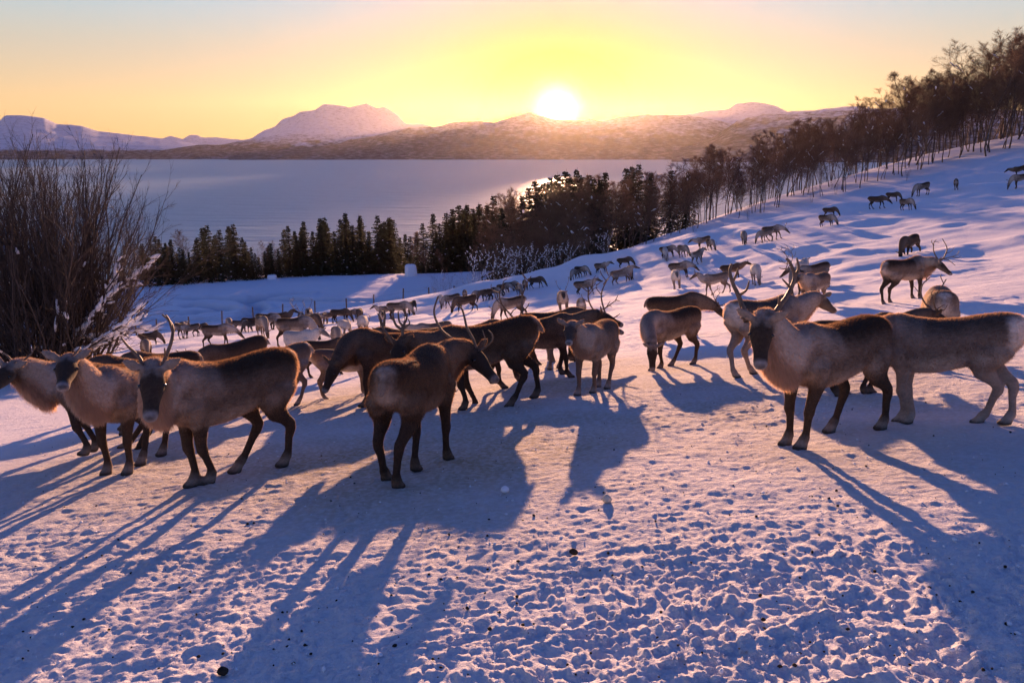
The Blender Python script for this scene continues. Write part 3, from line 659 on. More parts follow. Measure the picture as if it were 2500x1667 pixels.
def reindeer_mesh(coat, poll, hd, feet, voxel, roll=0.0, barrel=1.0, seed=0, mane=1.0):
    """feet: FL FR HL HR offsets (dx,dy,dz) from the square stance; unit shoulder height. Returns mesh, fur data, head frame"""
    C_ = COATS[coat]; VV, FF, KK, DD, LL = [], [], [], [], []
    def add(part):
        o = len(VV); VV.extend(part[0]); FF.extend([tuple(i + o for i in f) for f in part[1]]); KK.extend(part[2]); DD.extend(part[3]); LL.extend(part[4])
    poll = np.array(poll, float); hd = nv(hd); Y = np.array([0, 1., 0]); Z = np.array([0, 0, 1.])
    # ---- trunk running into the neck
    tr = np.array(TRUNK)
    Cn = [np.array([t[0], 0, t[1]]) for t in tr]; ra = list(tr[:, 2] * barrel); up = list(tr[:, 3]); dn = list(tr[:, 4] * (1 + (barrel - 1) * .5))
    A = [Y] * len(Cn); B = [Z] * len(Cn); nt_ = len(Cn)
    p0 = np.array([.44, 0, .785]); hdh = hd
    p3 = poll - hd * .03; L_ = np.linalg.norm(p3 - p0); p1 = p0 + np.array([.38, 0, .02]) * L_; p2 = p3 - nv(hd * .55 + nv(p3 - p0) * .75) * L_ * .36
    for k in range(1, 9):
        t = k / 8; q = 1 - t
        P = q**3 * p0 + 3*q*q*t * p1 + 3*q*t*t * p2 + t**3 * p3
        T = nv(3*q*q*(p1-p0) + 6*q*t*(p2-p1) + 3*t*t*(p3-p2))
        side_ = np.cross(Z, T); side_ = nv(side_ if np.linalg.norm(side_) > .05 else Y); side_ = nv(side_ * .999 + Y * .001)
        if side_[1] < 0 and k < 3: side_ = -side_
        u_ = nv(np.cross(T, side_))
        Cn.append(P); A.append(side_); B.append(u_)
        ra.append((.150, .132, .118, .108, .100, .092, .084, .074)[k-1]); up.append((.185, .16, .142, .13, .12, .108, .094, .078)[k-1]); dn.append((.225, .205, .188, .17, .152, .134, .116, .095)[k-1] * (.85 + .15 * mane))
    m_ = len(Cn)
    R = np.random.default_rng(seed)
    def tcol(i, c, s):
        if i < nt_:
            x = Cn[i][0]
            k = mixc3(C_['flank'], C_['back'], sstep(.22 - .22 * sstep(.1, -.35, x), .62 - .2 * sstep(.1, -.35, x), c))
            if x > .05: k = mixc3(k, C_['neck'], .75 * sstep(.05, .38, x) * (1 - .55 * sstep(.6, .95, c)))
            if x < -.32: k = mixc3(k, C_['back'], .5 * sstep(-.32, -.5, x) * sstep(-.3, .2, c))
            st = math.exp(-((c + .20 - .16 * x) / .13) ** 2) * sstep(-.46, -.34, x) * (1 - sstep(.20, .34, x)); k = mixc3(k, C_['stripe'], min(1, st))
            k = mixc3(k, C_['belly'], sstep(-.36, -.50, c))
            if x < -.54: k = mixc3(k, C_['rump'], sstep(.95, .3, abs(s)) * sstep(-.5, -.6, x) * .9)
            if 'rside' in C_: k = mixc3(k, C_['rump'], sstep(-.45, -.55, x) * sstep(-.7, -.4, c) * (1 - sstep(.75, .95, c)))
            return k
        t = (i - nt_) / (m_ - nt_ - 1.0)
        k = mixc3(C_['neck'], C_['back'], .55 * sstep(.55, .98, c)); k = mixc3(k, C_['face'], sstep(.75, 1.0, t) * .8)
        return k
    def tcomb(i, c, s, t): return nv(-t * 1.0 - Z * (.35 if abs(c) < .8 else .1))
    def tlen(i, c, s):
        if i < nt_: return .021 + .010 * sstep(.3, .45, Cn[i][0])
        return .022 + mane * .048 * sstep(-.35, -.95, c)
    add(ring_loft(Cn, A, B, ra, up, dn, 28, tcol, tcomb, tlen, .74))
    # ---- head
    hs = np.cross(Z, hd); hs = nv(hs) if np.linalg.norm(hs) > .05 else Y
    if roll: hs = nv(hs * math.cos(roll) + np.cross(hd, hs) * math.sin(roll))
    hu = nv(np.cross(hd, hs))
    HS = [(-.07,.045,.05,.06),(-.03,.064,.062,.088),(.02,.074,.066,.098),(.075,.083,.066,.098),(.12,.081,.062,.092),(.17,.068,.054,.082),(.22,.056,.045,.067),(.27,.051,.040,.056),(.315,.053,.040,.052),(.35,.050,.036,.047),(.372,.038,.026,.034),(.384,.018,.012,.015)]
    Hc = [poll + hd * h[0] - hu * .012 * sstep(.1, .3, h[0]) for h in HS]
    def hcol(i, c, s):
        x = HS[i][0]; k = mixc3(C_['neck'], C_['face'], sstep(-.06, .0, x) * (.75 + .25 * sstep(-.6, .3, c)))
        k = mixc3(k, C_['muzzle'], sstep(.318, .345, x)); 
        if x > .36 and c > .1: k = mixc3(k, (.05, .045, .045), .75)
        return k
    add(ring_loft(Hc, [hs] * len(HS), [hu] * len(HS), [h[1] for h in HS], [h[2] for h in HS], [h[3] for h in HS], 16, hcol, lambda i, c, s, t: nv(-t), lambda i, c, s: .007 + .012 * sstep(.1, -.03, HS[i][0])))
    for sg in (1, -1):      # ears
        e0 = poll + hd * .005 + hs * sg * .055 + hu * .045; ed = nv(hs * sg * .92 - hd * .28 + hu * .30 + Z * .12); ew = nv(np.cross(ed, nv(hd * .8 + hu * .6))); et = nv(np.cross(ew, ed))
        ES = [(-.02,.020,.016),(.02,.030,.017),(.055,.043,.016),(.09,.041,.015),(.125,.026,.013),(.15,.010,.009)]
        add(ring_loft([e0 + ed * e[0] for e in ES], [ew] * 6, [et] * 6, [e[1] for e in ES], [e[2] for e in ES], [e[2] for e in ES], 10, lambda i, c, s: mixc3(C_['neck'], C_['face'], .45), lambda i, c, s, t: nv(t * .9 + ew * s * .5), lambda i, c, s: .012))
    # ---- legs
    for li, (J, sg) in enumerate(((FRONT, 1), (FRONT, -1), (HIND, 1), (HIND, -1))):
        dx, dy, dz = feet[li]; Lc, La, Lb, r1, r2 = [], [], [], [], []
        for (x, y, z, fa, lt) in J:
            f = np.clip((.76 - z) / .70, 0, 1); kb = 0
            if abs(dx) > .12 or dz > .05:      # a stepping leg bends at knee or hock
                kb = math.sin(math.pi * f) * (.05 if li < 2 else .03) * (1 if li < 2 else -1) * min(1, abs(dx) / .3 + max(0, dz) * 4)
            Lc.append(np.array([x + dx * f + kb, y * sg + dy * f, z + dz * f])); r1.append(lt); r2.append(fa)
        for i in range(len(Lc)):
            T = nv(Lc[min(i + 1, len(Lc) - 1)] - Lc[max(i - 1, 0)]); 
            if i >= len(Lc) - 3: T = np.array([0, 0, -1.])
            fw = nv(np.cross(Y, T)); La.append(Y); Lb.append(nv(np.cross(T, Y)) if True else fw)
        def lcol(i, c, s, J=J):
            z = J[i][2]; k = mixc3(C_['flank'], C_['back'], .35); k = mixc3(k, C_['leg'], sstep(.62, .46, z))
            k = mixc3(k, C_['belly'], .55 * sstep(.11, .05, z)); return mixc3(k, (.035, .03, .028), sstep(.035, .012, z))
        add(ring_loft(Lc, La, Lb, r1, r2, r2, 14, lcol, lambda i, c, s, t: nv(t), lambda i, c, s, J=J: .010 + .010 * sstep(.4, .6, J[i][2]) if J[i][2] > .03 else .004))
    # ---- tail
    T0 = np.array([-.60, 0, .90]); Td = nv([-.45, 0, -.9]); TS = [(-.03,.03,.03),(.03,.042,.032),(.08,.04,.03),(.13,.026,.02),(.155,.01,.01)]
    add(ring_loft([T0 + Td * t[0] for t in TS], [Y] * 5, [nv(np.cross(Td, Y))] * 5, [t[1] for t in TS], [t[2] for t in TS], [t[2] for t in TS], 10, lambda i, c, s: mixc3(C_['rump'], C_['back'], .5 if c < 0 else .1), lambda i, c, s, t: Td, lambda i, c, s: .02))
    me = bpy.data.meshes.new('tmp'); me.from_pydata([tuple(v) for v in VV], [], FF); me.update()
    ob = bpy.data.objects.new('tmp', me); COL.objects.link(ob)
    md = ob.modifiers.new('r', 'REMESH'); md.mode = 'VOXEL'; md.voxel_size = voxel; md.use_smooth_shade = True
    sm = ob.modifiers.new('s', 'SMOOTH'); sm.factor = .5; sm.iterations = 4 if voxel < .020 else 2
    dg = bpy.context.evaluated_depsgraph_get(); res = bpy.data.meshes.new_from_object(ob.evaluated_get(dg)); res.name = 'body'
    bpy.data.objects.remove(ob); bpy.data.meshes.remove(me)
    kd = kdtree.KDTree(len(VV))
    for i, v in enumerate(VV): kd.insert(v, i)
    kd.balance(); KK = np.array(KK); DDa = np.array(DD); LLa = np.array(LL)
    n = len(res.vertices); co = np.empty(n * 3, np.float32); res.vertices.foreach_get('co', co); co = co.reshape(-1, 3)
    kc = np.ones((n, 4), np.float32); dr = np.zeros((n, 3)); ln = np.zeros(n)
    for i in range(n):
        hit = kd.find_n(co[i], 5); ids = [h[1] for h in hit]; w = np.array([1 / (h[2] + .006) for h in hit]); w /= w.sum()
        kc[i, :3] = w @ KK[ids]; dr[i] = w @ DDa[ids]; ln[i] = w @ LLa[ids]
    at = res.color_attributes.new('coat', 'FLOAT_COLOR', 'POINT'); at.data.foreach_set('color', kc.ravel())
    return res, (co, dr, ln, kc), (poll, hd, hs, hu)
def nv_rows(a): return a / (np.linalg.norm(a, axis=1)[:, None] + 1e-9)
def fur_mesh(me, data, n, seed, scale=1.0):
    """short tapered hairs standing on the body, combed along it"""
    R = np.random.default_rng(seed); co, dr, ln, kc = data
    me.calc_loop_triangles(); T = np.empty(len(me.loop_triangles) * 3, np.int32); me.loop_triangles.foreach_get('vertices', T); T = T.reshape(-1, 3)
    a, b_, c = co[T[:, 0]], co[T[:, 1]], co[T[:, 2]]; nr = np.cross(b_ - a, c - a); ar = np.linalg.norm(nr, axis=1); nr /= ar[:, None] + 1e-12
    lt = ln[T].mean(1); pk = ar * (.4 + 25 * lt); k = R.choice(len(T), n, p=pk / pk.sum())
    r1 = np.sqrt(R.random(n))[:, None]; r2 = R.random(n)[:, None]; w0, w1, w2 = 1 - r1, r1 * (1 - r2), r1 * r2
    P = w0 * a[k] + w1 * b_[k] + w2 * c[k]; vi = T[k, 0]
    L_ = lt[k] * R.uniform(.6, 1.35, n) * scale
    D = dr[vi] + nr[k] * R.uniform(.45, 1.1, n)[:, None] + R.normal(0, .16, (n, 3)); D[:, 2] -= .8 * (L_ > .05); D /= np.linalg.norm(D, axis=1)[:, None] + 1e-9
    S = np.cross(D, R.normal(0, 1, (n, 3))); S /= np.linalg.norm(S, axis=1)[:, None] + 1e-9
    wd = (R.uniform(.0009, .0017, n) * (1 + 12 * np.clip(L_ - .02, 0, .08)))[:, None]
    P0 = P - nr[k] * .003; V = np.stack([P0 - S * wd, P0 + S * wd, P0 + D * L_[:, None]], 1).reshape(-1, 3)
    f = mesh_np('fur', V, np.arange(3 * n).reshape(-1, 3), False)
    C4 = np.repeat(kc[vi] * np.concatenate([R.uniform(.85, 1.08, (n, 1))] * 3 + [np.ones((n, 1))], 1), 3, 0).astype(np.float32)
    at = f.color_attributes.new('coat', 'FLOAT_COLOR', 'POINT'); at.data.foreach_set('color', C4.ravel())
    return f
m_coat, nt, N, L, out = material('reindeer_coat')
at = N('ShaderNodeAttribute', attribute_name='coat'); b = N('ShaderNodeBsdfPrincipled'); b.inputs['Roughness'].default_value = .9; b.inputs['Specular IOR Level'].default_value = .1
tc = N('ShaderNodeTexCoord'); mp = N('ShaderNodeMapping'); mp.inputs['Scale'].default_value = (14, 30, 22); L(tc.outputs['Object'], mp.inputs[0])
nz = N('ShaderNodeTexNoise'); nz.inputs['Scale'].default_value = 1.6; nz.inputs['Detail'].default_value = 6; nz.inputs['Roughness'].default_value = .7; L(mp.outputs[0], nz.inputs['Vector'])
mx = N('ShaderNodeMix', data_type='RGBA', blend_type='MULTIPLY'); mx.inputs[0].default_value = 1; L(at.outputs['Color'], mx.inputs[6]); L(ramp(N, L, nz.outputs[0], [(.25, (.6, .58, .56)), (.75, (1.25, 1.22, 1.2))]), mx.inputs[7])
L(mx.outputs[2], b.inputs['Base Color'])
bp = N('ShaderNodeBump'); bp.inputs['Strength'].default_value = .5; bp.inputs['Distance'].default_value = .012; L(nz.outputs[0], bp.inputs['Height']); L(bp.outputs[0], b.inputs['Normal'])
L(b.outputs[0], out.inputs['Surface'])
m_fur, nt, N, L, out = material('reindeer_fur')
at = N('ShaderNodeAttribute', attribute_name='coat'); d1 = N('ShaderNodeBsdfDiffuse'); t1 = N('ShaderNodeBsdfTranslucent'); ms = N('ShaderNodeMixShader'); ms.inputs[0].default_value = .6
gm = N('ShaderNodeGamma'); gm.inputs[1].default_value = .5; L(at.outputs['Color'], gm.inputs[0]); L(at.outputs['Color'], d1.inputs[0]); wm = N('ShaderNodeMix', data_type='RGBA', blend_type='MULTIPLY'); wm.inputs[0].default_value = 1; wm.inputs[7].default_value = (1.25, .86, .60, 1); L(gm.outputs[0], wm.inputs[6]); L(wm.outputs[2], t1.inputs[0]); L(d1.outputs[0], ms.inputs[1]); L(t1.outputs[0], ms.inputs[2]); L(ms.outputs[0], out.inputs['Surface'])
m_antler = simple('antler_bone', (.16, .105, .07), .6, .35, 18, .3, .3)
m_eye = simple('eye', (.012, .01, .01), .12, .1, 5, .6)

def tube(paths, sides=7):
    """paths: list of (points, r0, r1) -> one mesh of smooth tapering tubes with rounded ends"""
    V, Fc = [], []
    for pts, r0, r1 in paths:
        P = np.array(pts, float); t = np.linspace(0, len(P) - 1, 5 * (len(P) - 1) + 1); Q = []
        for a in t:
            i = min(int(a), len(P) - 2); f = a - i; pm = P[max(i - 1, 0)]; pa, pb = P[i], P[i + 1]; pn = P[min(i + 2, len(P) - 1)]
            Q.append(.5 * ((2 * pa) + (-pm + pb) * f + (2 * pm - 5 * pa + 4 * pb - pn) * f * f + (-pm + 3 * pa - 3 * pb + pn) * f ** 3))
        Q = np.array(Q); o = len(V); n = len(Q)
        for i in range(n):
            T = nv(Q[min(i + 1, n - 1)] - Q[max(i - 1, 0)]); a = nv(np.cross(T, [.3, .9, .1])); c = np.cross(T, a); r = r0 + (r1 - r0) * (i / (n - 1)) ** 1.2
            for k in range(sides): V.append(Q[i] + (a * math.cos(6.2832 * k / sides) + c * math.sin(6.2832 * k / sides)) * r)
        for i in range(n - 1):
            for k in range(sides): Fc.append((o + i * sides + k, o + i * sides + (k + 1) % sides, o + (i + 1) * sides + (k + 1) % sides, o + (i + 1) * sides + k))
        V.append(Q[-1] + nv(Q[-1] - Q[-2]) * r1 * .8); 
        for k in range(sides): Fc.append((o + (n - 1) * sides + k, o + (n - 1) * sides + (k + 1) % sides, len(V) - 1))
    me = bpy.data.meshes.new('antler'); me.from_pydata([tuple(v) for v in V], [], Fc); me.update(); me.polygons.foreach_set('use_smooth', np.ones(len(me.polygons), bool))
    return me
def antler(kind, sg, frame, seed):
    poll, hd, hs, hu = frame; R = np.random.default_rng(seed * 2 + (sg > 0)); hf = nv([hd[0], hd[1], 0]) if abs(hd[2]) < .97 else nv(hu * [1, 1, 0] + 1e-6)
    fw = nv(hf * .75 + hd * .25); upv = nv(hu * .6 + np.array([0, 0, .5])); upv = nv(upv - fw * (upv @ fw)); sd = hs * sg
    root = poll + hd * .02 + sd * .04 + hu * .055
    k = {'spike': .38, 'small': .55, 'medium': .85, 'bull': 1.1, 'thin': .8}[kind] * R.uniform(.9, 1.1); th = {'spike': .010, 'small': .011, 'medium': .014, 'bull': .018, 'thin': .010}[kind]
    W = lambda f, s, u: root + (fw * f + sd * s + upv * u) * k + R.normal(0, .008, 3)
    if kind == 'spike': return tube([([W(0, 0, 0), W(-.05, .06, .2), W(-.03, .1, .45)], th, .004), ([W(-.02, .03, .1), W(.06, .04, .2)], th * .7, .003)])
    b_ = [W(0, 0, 0), W(-.13, .08, .14), W(-.22, .17, .33), W(-.18, .23, .52), W(-.05, .22, .68)]
    ps = [(b_, th, .006), ([W(-.01, 0, .02), W(.12, .0, .07), W(.2, -.02, .14)], th * .75, .004)]
    if kind != 'small': ps += [([W(-.12, .075, .14), W(.0, .09, .24), W(.09, .07, .30)], th * .7, .004), ([b_[3], W(-.28, .27, .60), W(-.3, .27, .68)], th * .6, .004)]
    if kind != 'thin': ps += [([b_[2], W(-.30, .2, .40), W(-.33, .22, .47)], th * .5, .004), ([W(-.12, .23, .6), W(-.14, .16, .72), W(-.1, .12, .78)], th * .5, .004)]
    if kind == 'bull': ps += [([W(.09, .07, .30), W(.16, .06, .3)], th * .5, .004), ([W(.07, .07, .28), W(.12, .07, .38)], th * .5, .004), ([W(-.05, .22, .66), W(.05, .16, .72)], th * .5, .004), ([W(-.2, .22, .46), W(-.12, .16, .56), W(-.06, .12, .58)], th * .5, .004)]
    return tube(ps)
def eyes(e, frame, H=1):
    poll, hd, hs, hu = frame
    for sg in (1, -1):
        P = poll + hd * .112 + hs * sg * .076 + hu * .012
        V, Fc = blobs(np.array([[0., 0, 0]]), [.017], [.017], [.017], np.random.default_rng(1)); o = link('eye', mesh_np('eye', V, Fc), m_eye, e); o.location = P
STANCE = {'stand': [(0,0,0)]*4, 'walk': [(.16,-.01,0),(-.14,.01,0),(-.12,0,0),(.18,0,0)], 'step': [(-.10,0,0),(.12,0,0),(.16,0,0),(-.12,0,0)], 'wide': [(.02,.03,0),(-.03,-.03,0),(-.10,.02,0),(.04,-.02,0)]}
HEAD = {'graze': ((.80,0,.36),(.30,0,-.95)), 'nibble': ((.90,.0,.58),(.62,0,-.78)), 'low': ((.95,0,.90),(.86,0,-.50)), 'up': ((.84,0,1.04),(.88,0,-.48)), 'side': ((.84,.12,1.0),(.62,.62,-.48)), 'grazeside': ((.74,.22,.36),(.15,.35,-.92))}
LIB = {}
def lib(pose, stance, coat):
    key = (pose, stance, coat)
    if key not in LIB:
        po, hd = HEAD[pose]; LIB[key] = reindeer_mesh(coat, po, hd, STANCE[stance], .027, seed=len(LIB)); 
    return LIB[key]
ANT = {}
def far_deer(u, v, top, heading, pose, coat, ant=None, stance='stand', label=None, group='reindeer herd on the slope', Hlim=(.78, 1.12)):
    p, dep = on_ground(u, v); H = float(np.clip((v - top) * dep / F / .985, *Hlim))
    me, fd, fr = lib(pose, stance, coat)
    hx = math.radians(heading) - math.atan2(p[0], p[1]); f = np.array([math.cos(hx), math.sin(hx)]); q = p[:2] + f * .35; r = p[:2] - f * .35
    sl = math.atan2(float(ground(*q)) - float(ground(*r)), .7)
    lt = np.array([-f[1], f[0]]); q = p[:2] + lt * .2; r = p[:2] - lt * .2; s2 = math.atan2(float(ground(*q)) - float(ground(*r)), .4)
    e = empty('reindeer', (p[0], p[1], p[2] - .02), label=label, category='reindeer', group=group)
    e.rotation_mode = 'QUATERNION'
    e.rotation_quaternion = (Matrix.Rotation(hx, 3, 'Z') @ Matrix.Rotation(-sl, 3, 'Y') @ Matrix.Rotation(s2 * .8, 3, 'X')).to_quaternion(); e.scale = (H, H * random.uniform(.95, 1.08), H)
    link('body', me, m_coat, e)
    if ant:
        for sg in (1, -1):
            k = (pose, ant, sg, len(ANT) % 3)
            if k not in ANT: ANT[k] = antler(ant, sg, fr, len(ANT))
            link('antler', ANT[k], m_antler, e)
    return e
def sphere_hit(px, centre, rad, near=True):
    d = ray(*px); d = d / np.linalg.norm(d); b_ = d @ centre; disc = b_ * b_ - centre @ centre + rad * rad
    t = b_ if disc <= 0 else (b_ - math.sqrt(disc) if near else b_ + math.sqrt(disc)); return d * t
def near_deer(feet, H, coat, label, poll=None, muzzle=None, pn=True, mn=True, pose=None, ants=None, ant=None, voxel=.0148, nfur=50000, heading=None, mane=1.0, seed=0, neck=.46, barrel=1.0, lift=None, roll=0.0, group='reindeer herd on the slope'):
    """feet: pixels of FL FR HL HR (None = square stance)"""
    P = [None if f is None else on_ground(*f)[0] for f in feet]
    fr = np.mean([p for p in P[:2] if p is not None], 0); hi = np.mean([p for p in P[2:] if p is not None], 0)
    ax = (fr - hi)[:2] if heading is None else np.array([math.cos(math.radians(heading)), math.sin(math.radians(heading))]); ax = ax / np.linalg.norm(ax)
    c = (fr + hi) / 2; hx = math.atan2(ax[1], ax[0])
    sl = math.atan2(fr[2] - hi[2], np.linalg.norm((fr - hi)[:2])) * .8
    M = np.array((Matrix.Rotation(hx, 3, 'Z') @ Matrix.Rotation(-sl, 3, 'Y')))
    base = c.copy(); base[2] = float(ground(c[0], c[1])) - .012
    nom = [np.array([.385, .12, 0]), np.array([.385, -.12, 0]), np.array([-.388, .12, 0]), np.array([-.388, -.12, 0])]; off = []
    for k in range(4):
        if P[k] is None:
            w = base + M @ nom[k] * H; w[2] = float(ground(w[0], w[1])); t = M.T @ (w - base) / H
        else: t = M.T @ (P[k] - base) / H
        d = t - nom[k]; off.append((float(np.clip(d[0], -.34, .34)), float(np.clip(d[1], -.17, .17)), float(np.clip(d[2], -.12, .15))))
    if lift: off[lift[0]] = (off[lift[0]][0], off[lift[0]][1], off[lift[0]][2] + lift[1])
    if poll is not None:
        nb = base + M @ np.array([.44, 0, .80]) * H; wp = sphere_hit(poll, nb, neck * H, pn); wm = sphere_hit(muzzle, wp, .37 * H, mn)
        lp = M.T @ (wp - base) / H; hd = M.T @ (wm - wp) / H
    else: lp, hd = HEAD[pose]; wp = base + M @ np.array(lp) * H
    me, fd, frm = reindeer_mesh(coat, lp, hd, off, voxel, roll=roll, barrel=barrel, seed=seed, mane=mane)
    e = empty('reindeer', tuple(base), label=label, category='reindeer', group=group)
    e.rotation_mode = 'QUATERNION'; e.rotation_quaternion = Matrix([list(r) for r in M]).to_quaternion(); e.scale = (H, H, H)
    bo = link('body', me, m_coat, e)
    if nfur: link('fur', fur_mesh(me, fd, nfur, seed + 5), m_fur, e)
    eyes(e, frm)
    if ants:      # antlers drawn as sight-line points; depth is measured back from the poll
        dp = float(wp @ np.array([0, cP, -sP]))
        for paths in ants:
            ps = []
            for pts, r0, r1 in paths:
                ps.append(([M.T @ (ray(a, b_) * (dp + dz) - base) / H for a, b_, dz in pts], r0 / H, r1 / H))
            link('antler', tube(ps, 8), m_antler, e)
    elif ant:
        for sg in (1, -1): link('antler', antler(ant, sg, frm, seed), m_antler, e)
    return e
#MARK_HERD
# ---- the animals in front, each with its own build
near_deer([(507,1181),(465,1188),(688,1138),(572,1154)], 1.06, 'brown', 'antlered reindeer lowering its dark face toward the viewer beside a white muzzled one', poll=(374,912), muzzle=(366,1022), mane=1.2, seed=1, nfur=60000,
  ants=[[([(352,906,-.02),(343,878,.03),(330,862,.05),(312,845,.06),(297,826,.05)], .016, .006), ([(330,862,.05),(350,860,.10)], .008, .004), ([(350,897,-.02),(335,905,-.10)], .008, .004)],
        [([(398,892,.0),(406,868,.05),(418,835,.10),(422,805,.13),(415,785,.14),(396,768,.14)], .016, .006), ([(421,808,.13),(412,780,.10),(404,768,.08)], .010, .004), ([(404,872,.03),(402,850,-.02)], .009, .005)]])
near_deer([(310,1159),(258,1159),(393,1113),(342,1136)], 1.03, 'brown', 'reindeer with white muzzle and dark face turned to the viewer', poll=(165,888), muzzle=(152,945), mane=1.2, seed=2, neck=.5,
  ants=[[([(176,872,.0),(185,862,.05),(196,848,.12)], .014, .006)], [([(148,872,.0),(138,866,.05)], .013, .006)]])
near_deer([(190,1142),(214,1128),(322,1078),(300,1092)], 1.04, 'brown', 'heavily bearded reindeer looking out past the frame beside the willow bush', poll=(26,902), muzzle=(-42,962), mane=1.9, seed=3, neck=.5, heading=200,
  ants=[[([(48,888,.0),(62,876,.05),(78,862,.1),(84,850,.1)], .012, .005)], [([(30,885,.05),(20,870,.12),(5,860,.2)], .012, .005)]])
near_deer([(300,1062),(280,1070),(392,1040),(375,1046)], 1.0, 'dark', 'dark reindeer mostly hidden behind the white muzzled one', pose='nibble', seed=4, nfur=14000, voxel=0.0195, heading=192)
near_deer([(360,1000),(345,1010),(440,985),(425,992)], .96, 'dark', 'dark back of a reindeer behind the antlered one lowering its face', pose='graze', seed=14, nfur=8000, voxel=0.0220, heading=205)
near_deer([(683,983),(672,990),(727,990),(694,994)], .88, 'pale', 'small pale reindeer nosing the snow just behind a large one', pose='graze', seed=5, nfur=12000, voxel=0.0195, heading=205)
near_deer([(540,960),(552,955),(640,950),(628,956)], .98, 'dark', 'dark reindeer grazing with only back and antler tips showing', pose='graze', ant='medium', seed=6, nfur=6000, voxel=0.0232, heading=208)
# rear view in the middle
near_deer([(1017,1148),(1095,1121),(946,1171),(973,1190)], .98, 'dark', 'dark reindeer seen from behind with its head turned sideways and long thin antlers', poll=(1152,860), muzzle=(1214,928), pn=False, mn=True, mane=1.5, seed=7, nfur=60000, neck=.55, heading=76, barrel=.93,
  ants=[[([(1136,852,.0),(1105,828,.0),(1080,808,.02),(1064,780,.04),(1060,755,.03),(1070,723,.0)], .013, .007), ([(1134,850,.0),(1128,842,-.05)], .009, .005)],
        [([(1162,850,-.03),(1155,828,-.02),(1140,800,.0),(1134,775,.02),(1126,752,.03),(1103,738,.03)], .014, .006), ([(1168,858,-.05),(1185,848,-.10),(1202,830,-.14),(1200,815,-.14),(1192,806,-.13)], .010, .005), ([(1180,852,-.08),(1184,830,-.1),(1178,806,-.08)], .008, .004)]])
near_deer([(885,996),(908,996),(985,972),(1000,965)], 1.02, 'dark', 'reindeer bending its dark head to the snow beside the one seen from behind', poll=(818,890), muzzle=(784,968), mane=1.3, seed=8, nfur=40000, neck=.52, heading=196)
near_deer([(1130,1000),(1150,975),(1243,993),(1313,990)], 1.06, 'dark', 'large walking reindeer with palmate antlers and a pale rump', poll=(980,842), muzzle=(950,905), mane=1.0, seed=9, nfur=50000, neck=.6, heading=186,
  ants=[[([(962,840,.0),(945,815,.0),(935,800,.02),(930,780,.03),(922,765,.03)], .016, .007), ([(934,797,.02),(940,775,.02),(938,758,.02)], .015, .010), ([(938,812,.0),(925,806,.0),(908,800,-.02)], .012, .005)],
        [([(985,835,.03),(983,812,.03),(985,795,.04),(992,780,.05),(994,765,.05)], .022, .008), ([(984,806,.03),(968,795,.03),(960,775,.03),(960,752,.03)], .018, .008), ([(962,782,.03),(950,776,.03)], .010, .005), ([(986,797,.04),(975,785,.04),(972,760,.04)], .016, .007), ([(986,800,.04),(1000,790,.04),(996,778,.04)], .012, .005)]])
near_deer([(950,962),(965,958),(1030,950),(1045,948)], 1.0, 'dark', 'dark back of a reindeer between the bending one and the walking one', pose='nibble', seed=10, nfur=6000, voxel=0.0220, heading=180)
near_deer([(1206,960),(1233,948),(1100,955),(1120,948)], 1.0, 'dark', 'reindeer whose antlered head shows past the pale rump of the walking one', poll=(1270,796), muzzle=(1312,830), seed=11, nfur=9000, voxel=0.0195, ant='medium', heading=2, neck=.55, mn=True)
near_deer([(1375,930),(1396,922),(1271,930),(1285,920)], 1.0, 'dark', 'dark brown reindeer standing behind the calf that faces the viewer', pose='low', seed=12, nfur=14000, voxel=0.0183, heading=-4)
near_deer([(1447,960),(1409,966),(1482,950),(1459,946)], .92, 'pale', 'pale antlerless calf facing the viewer with ears out', poll=(1393,800), muzzle=(1389,838), mane=.9, seed=13, nfur=36000, voxel=0.0159, heading=246, neck=.42)
near_deer([(1400,888),(1410,884),(1310,893),(1322,886)], 1.02, 'dark', 'dark reindeer in profile with spreading antlers behind the pale calf', poll=(1478,790), muzzle=(1522,812), seed=15, nfur=9000, voxel=0.0207, ant='bull', heading=0, neck=.62)
near_deer([(1350,880),(1365,880),(1345,906),(1368,908)], .95, 'pale', 'rounded pale back of a reindeer feeding behind the dark brown one', pose='graze', seed=16, nfur=6000, voxel=0.0220, heading=95)
near_deer([(1609,900),(1590,906),(1691,890),(1637,894)], .95, 'brown', 'brown reindeer with its nose to the snow in front of a darker grazing one', poll=(1592,846), muzzle=(1594,908), seed=17, nfur=26000, voxel=0.0171, heading=215, neck=.5)
near_deer([(1700,822),(1690,828),(1612,826),(1624,822)], 1.0, 'dark', 'dark reindeer with one small antler lowering its head behind a brown grazer', pose='nibble', ant='small', seed=18, nfur=9000, voxel=0.0195, heading=-8)
near_deer([(1900,900),(1885,910),(1801,922),(1838,912)], 1.06, 'grey', 'grey reindeer standing rump first behind the big antlers on the slope', pose='low', seed=19, nfur=26000, voxel=0.0171, heading=28)
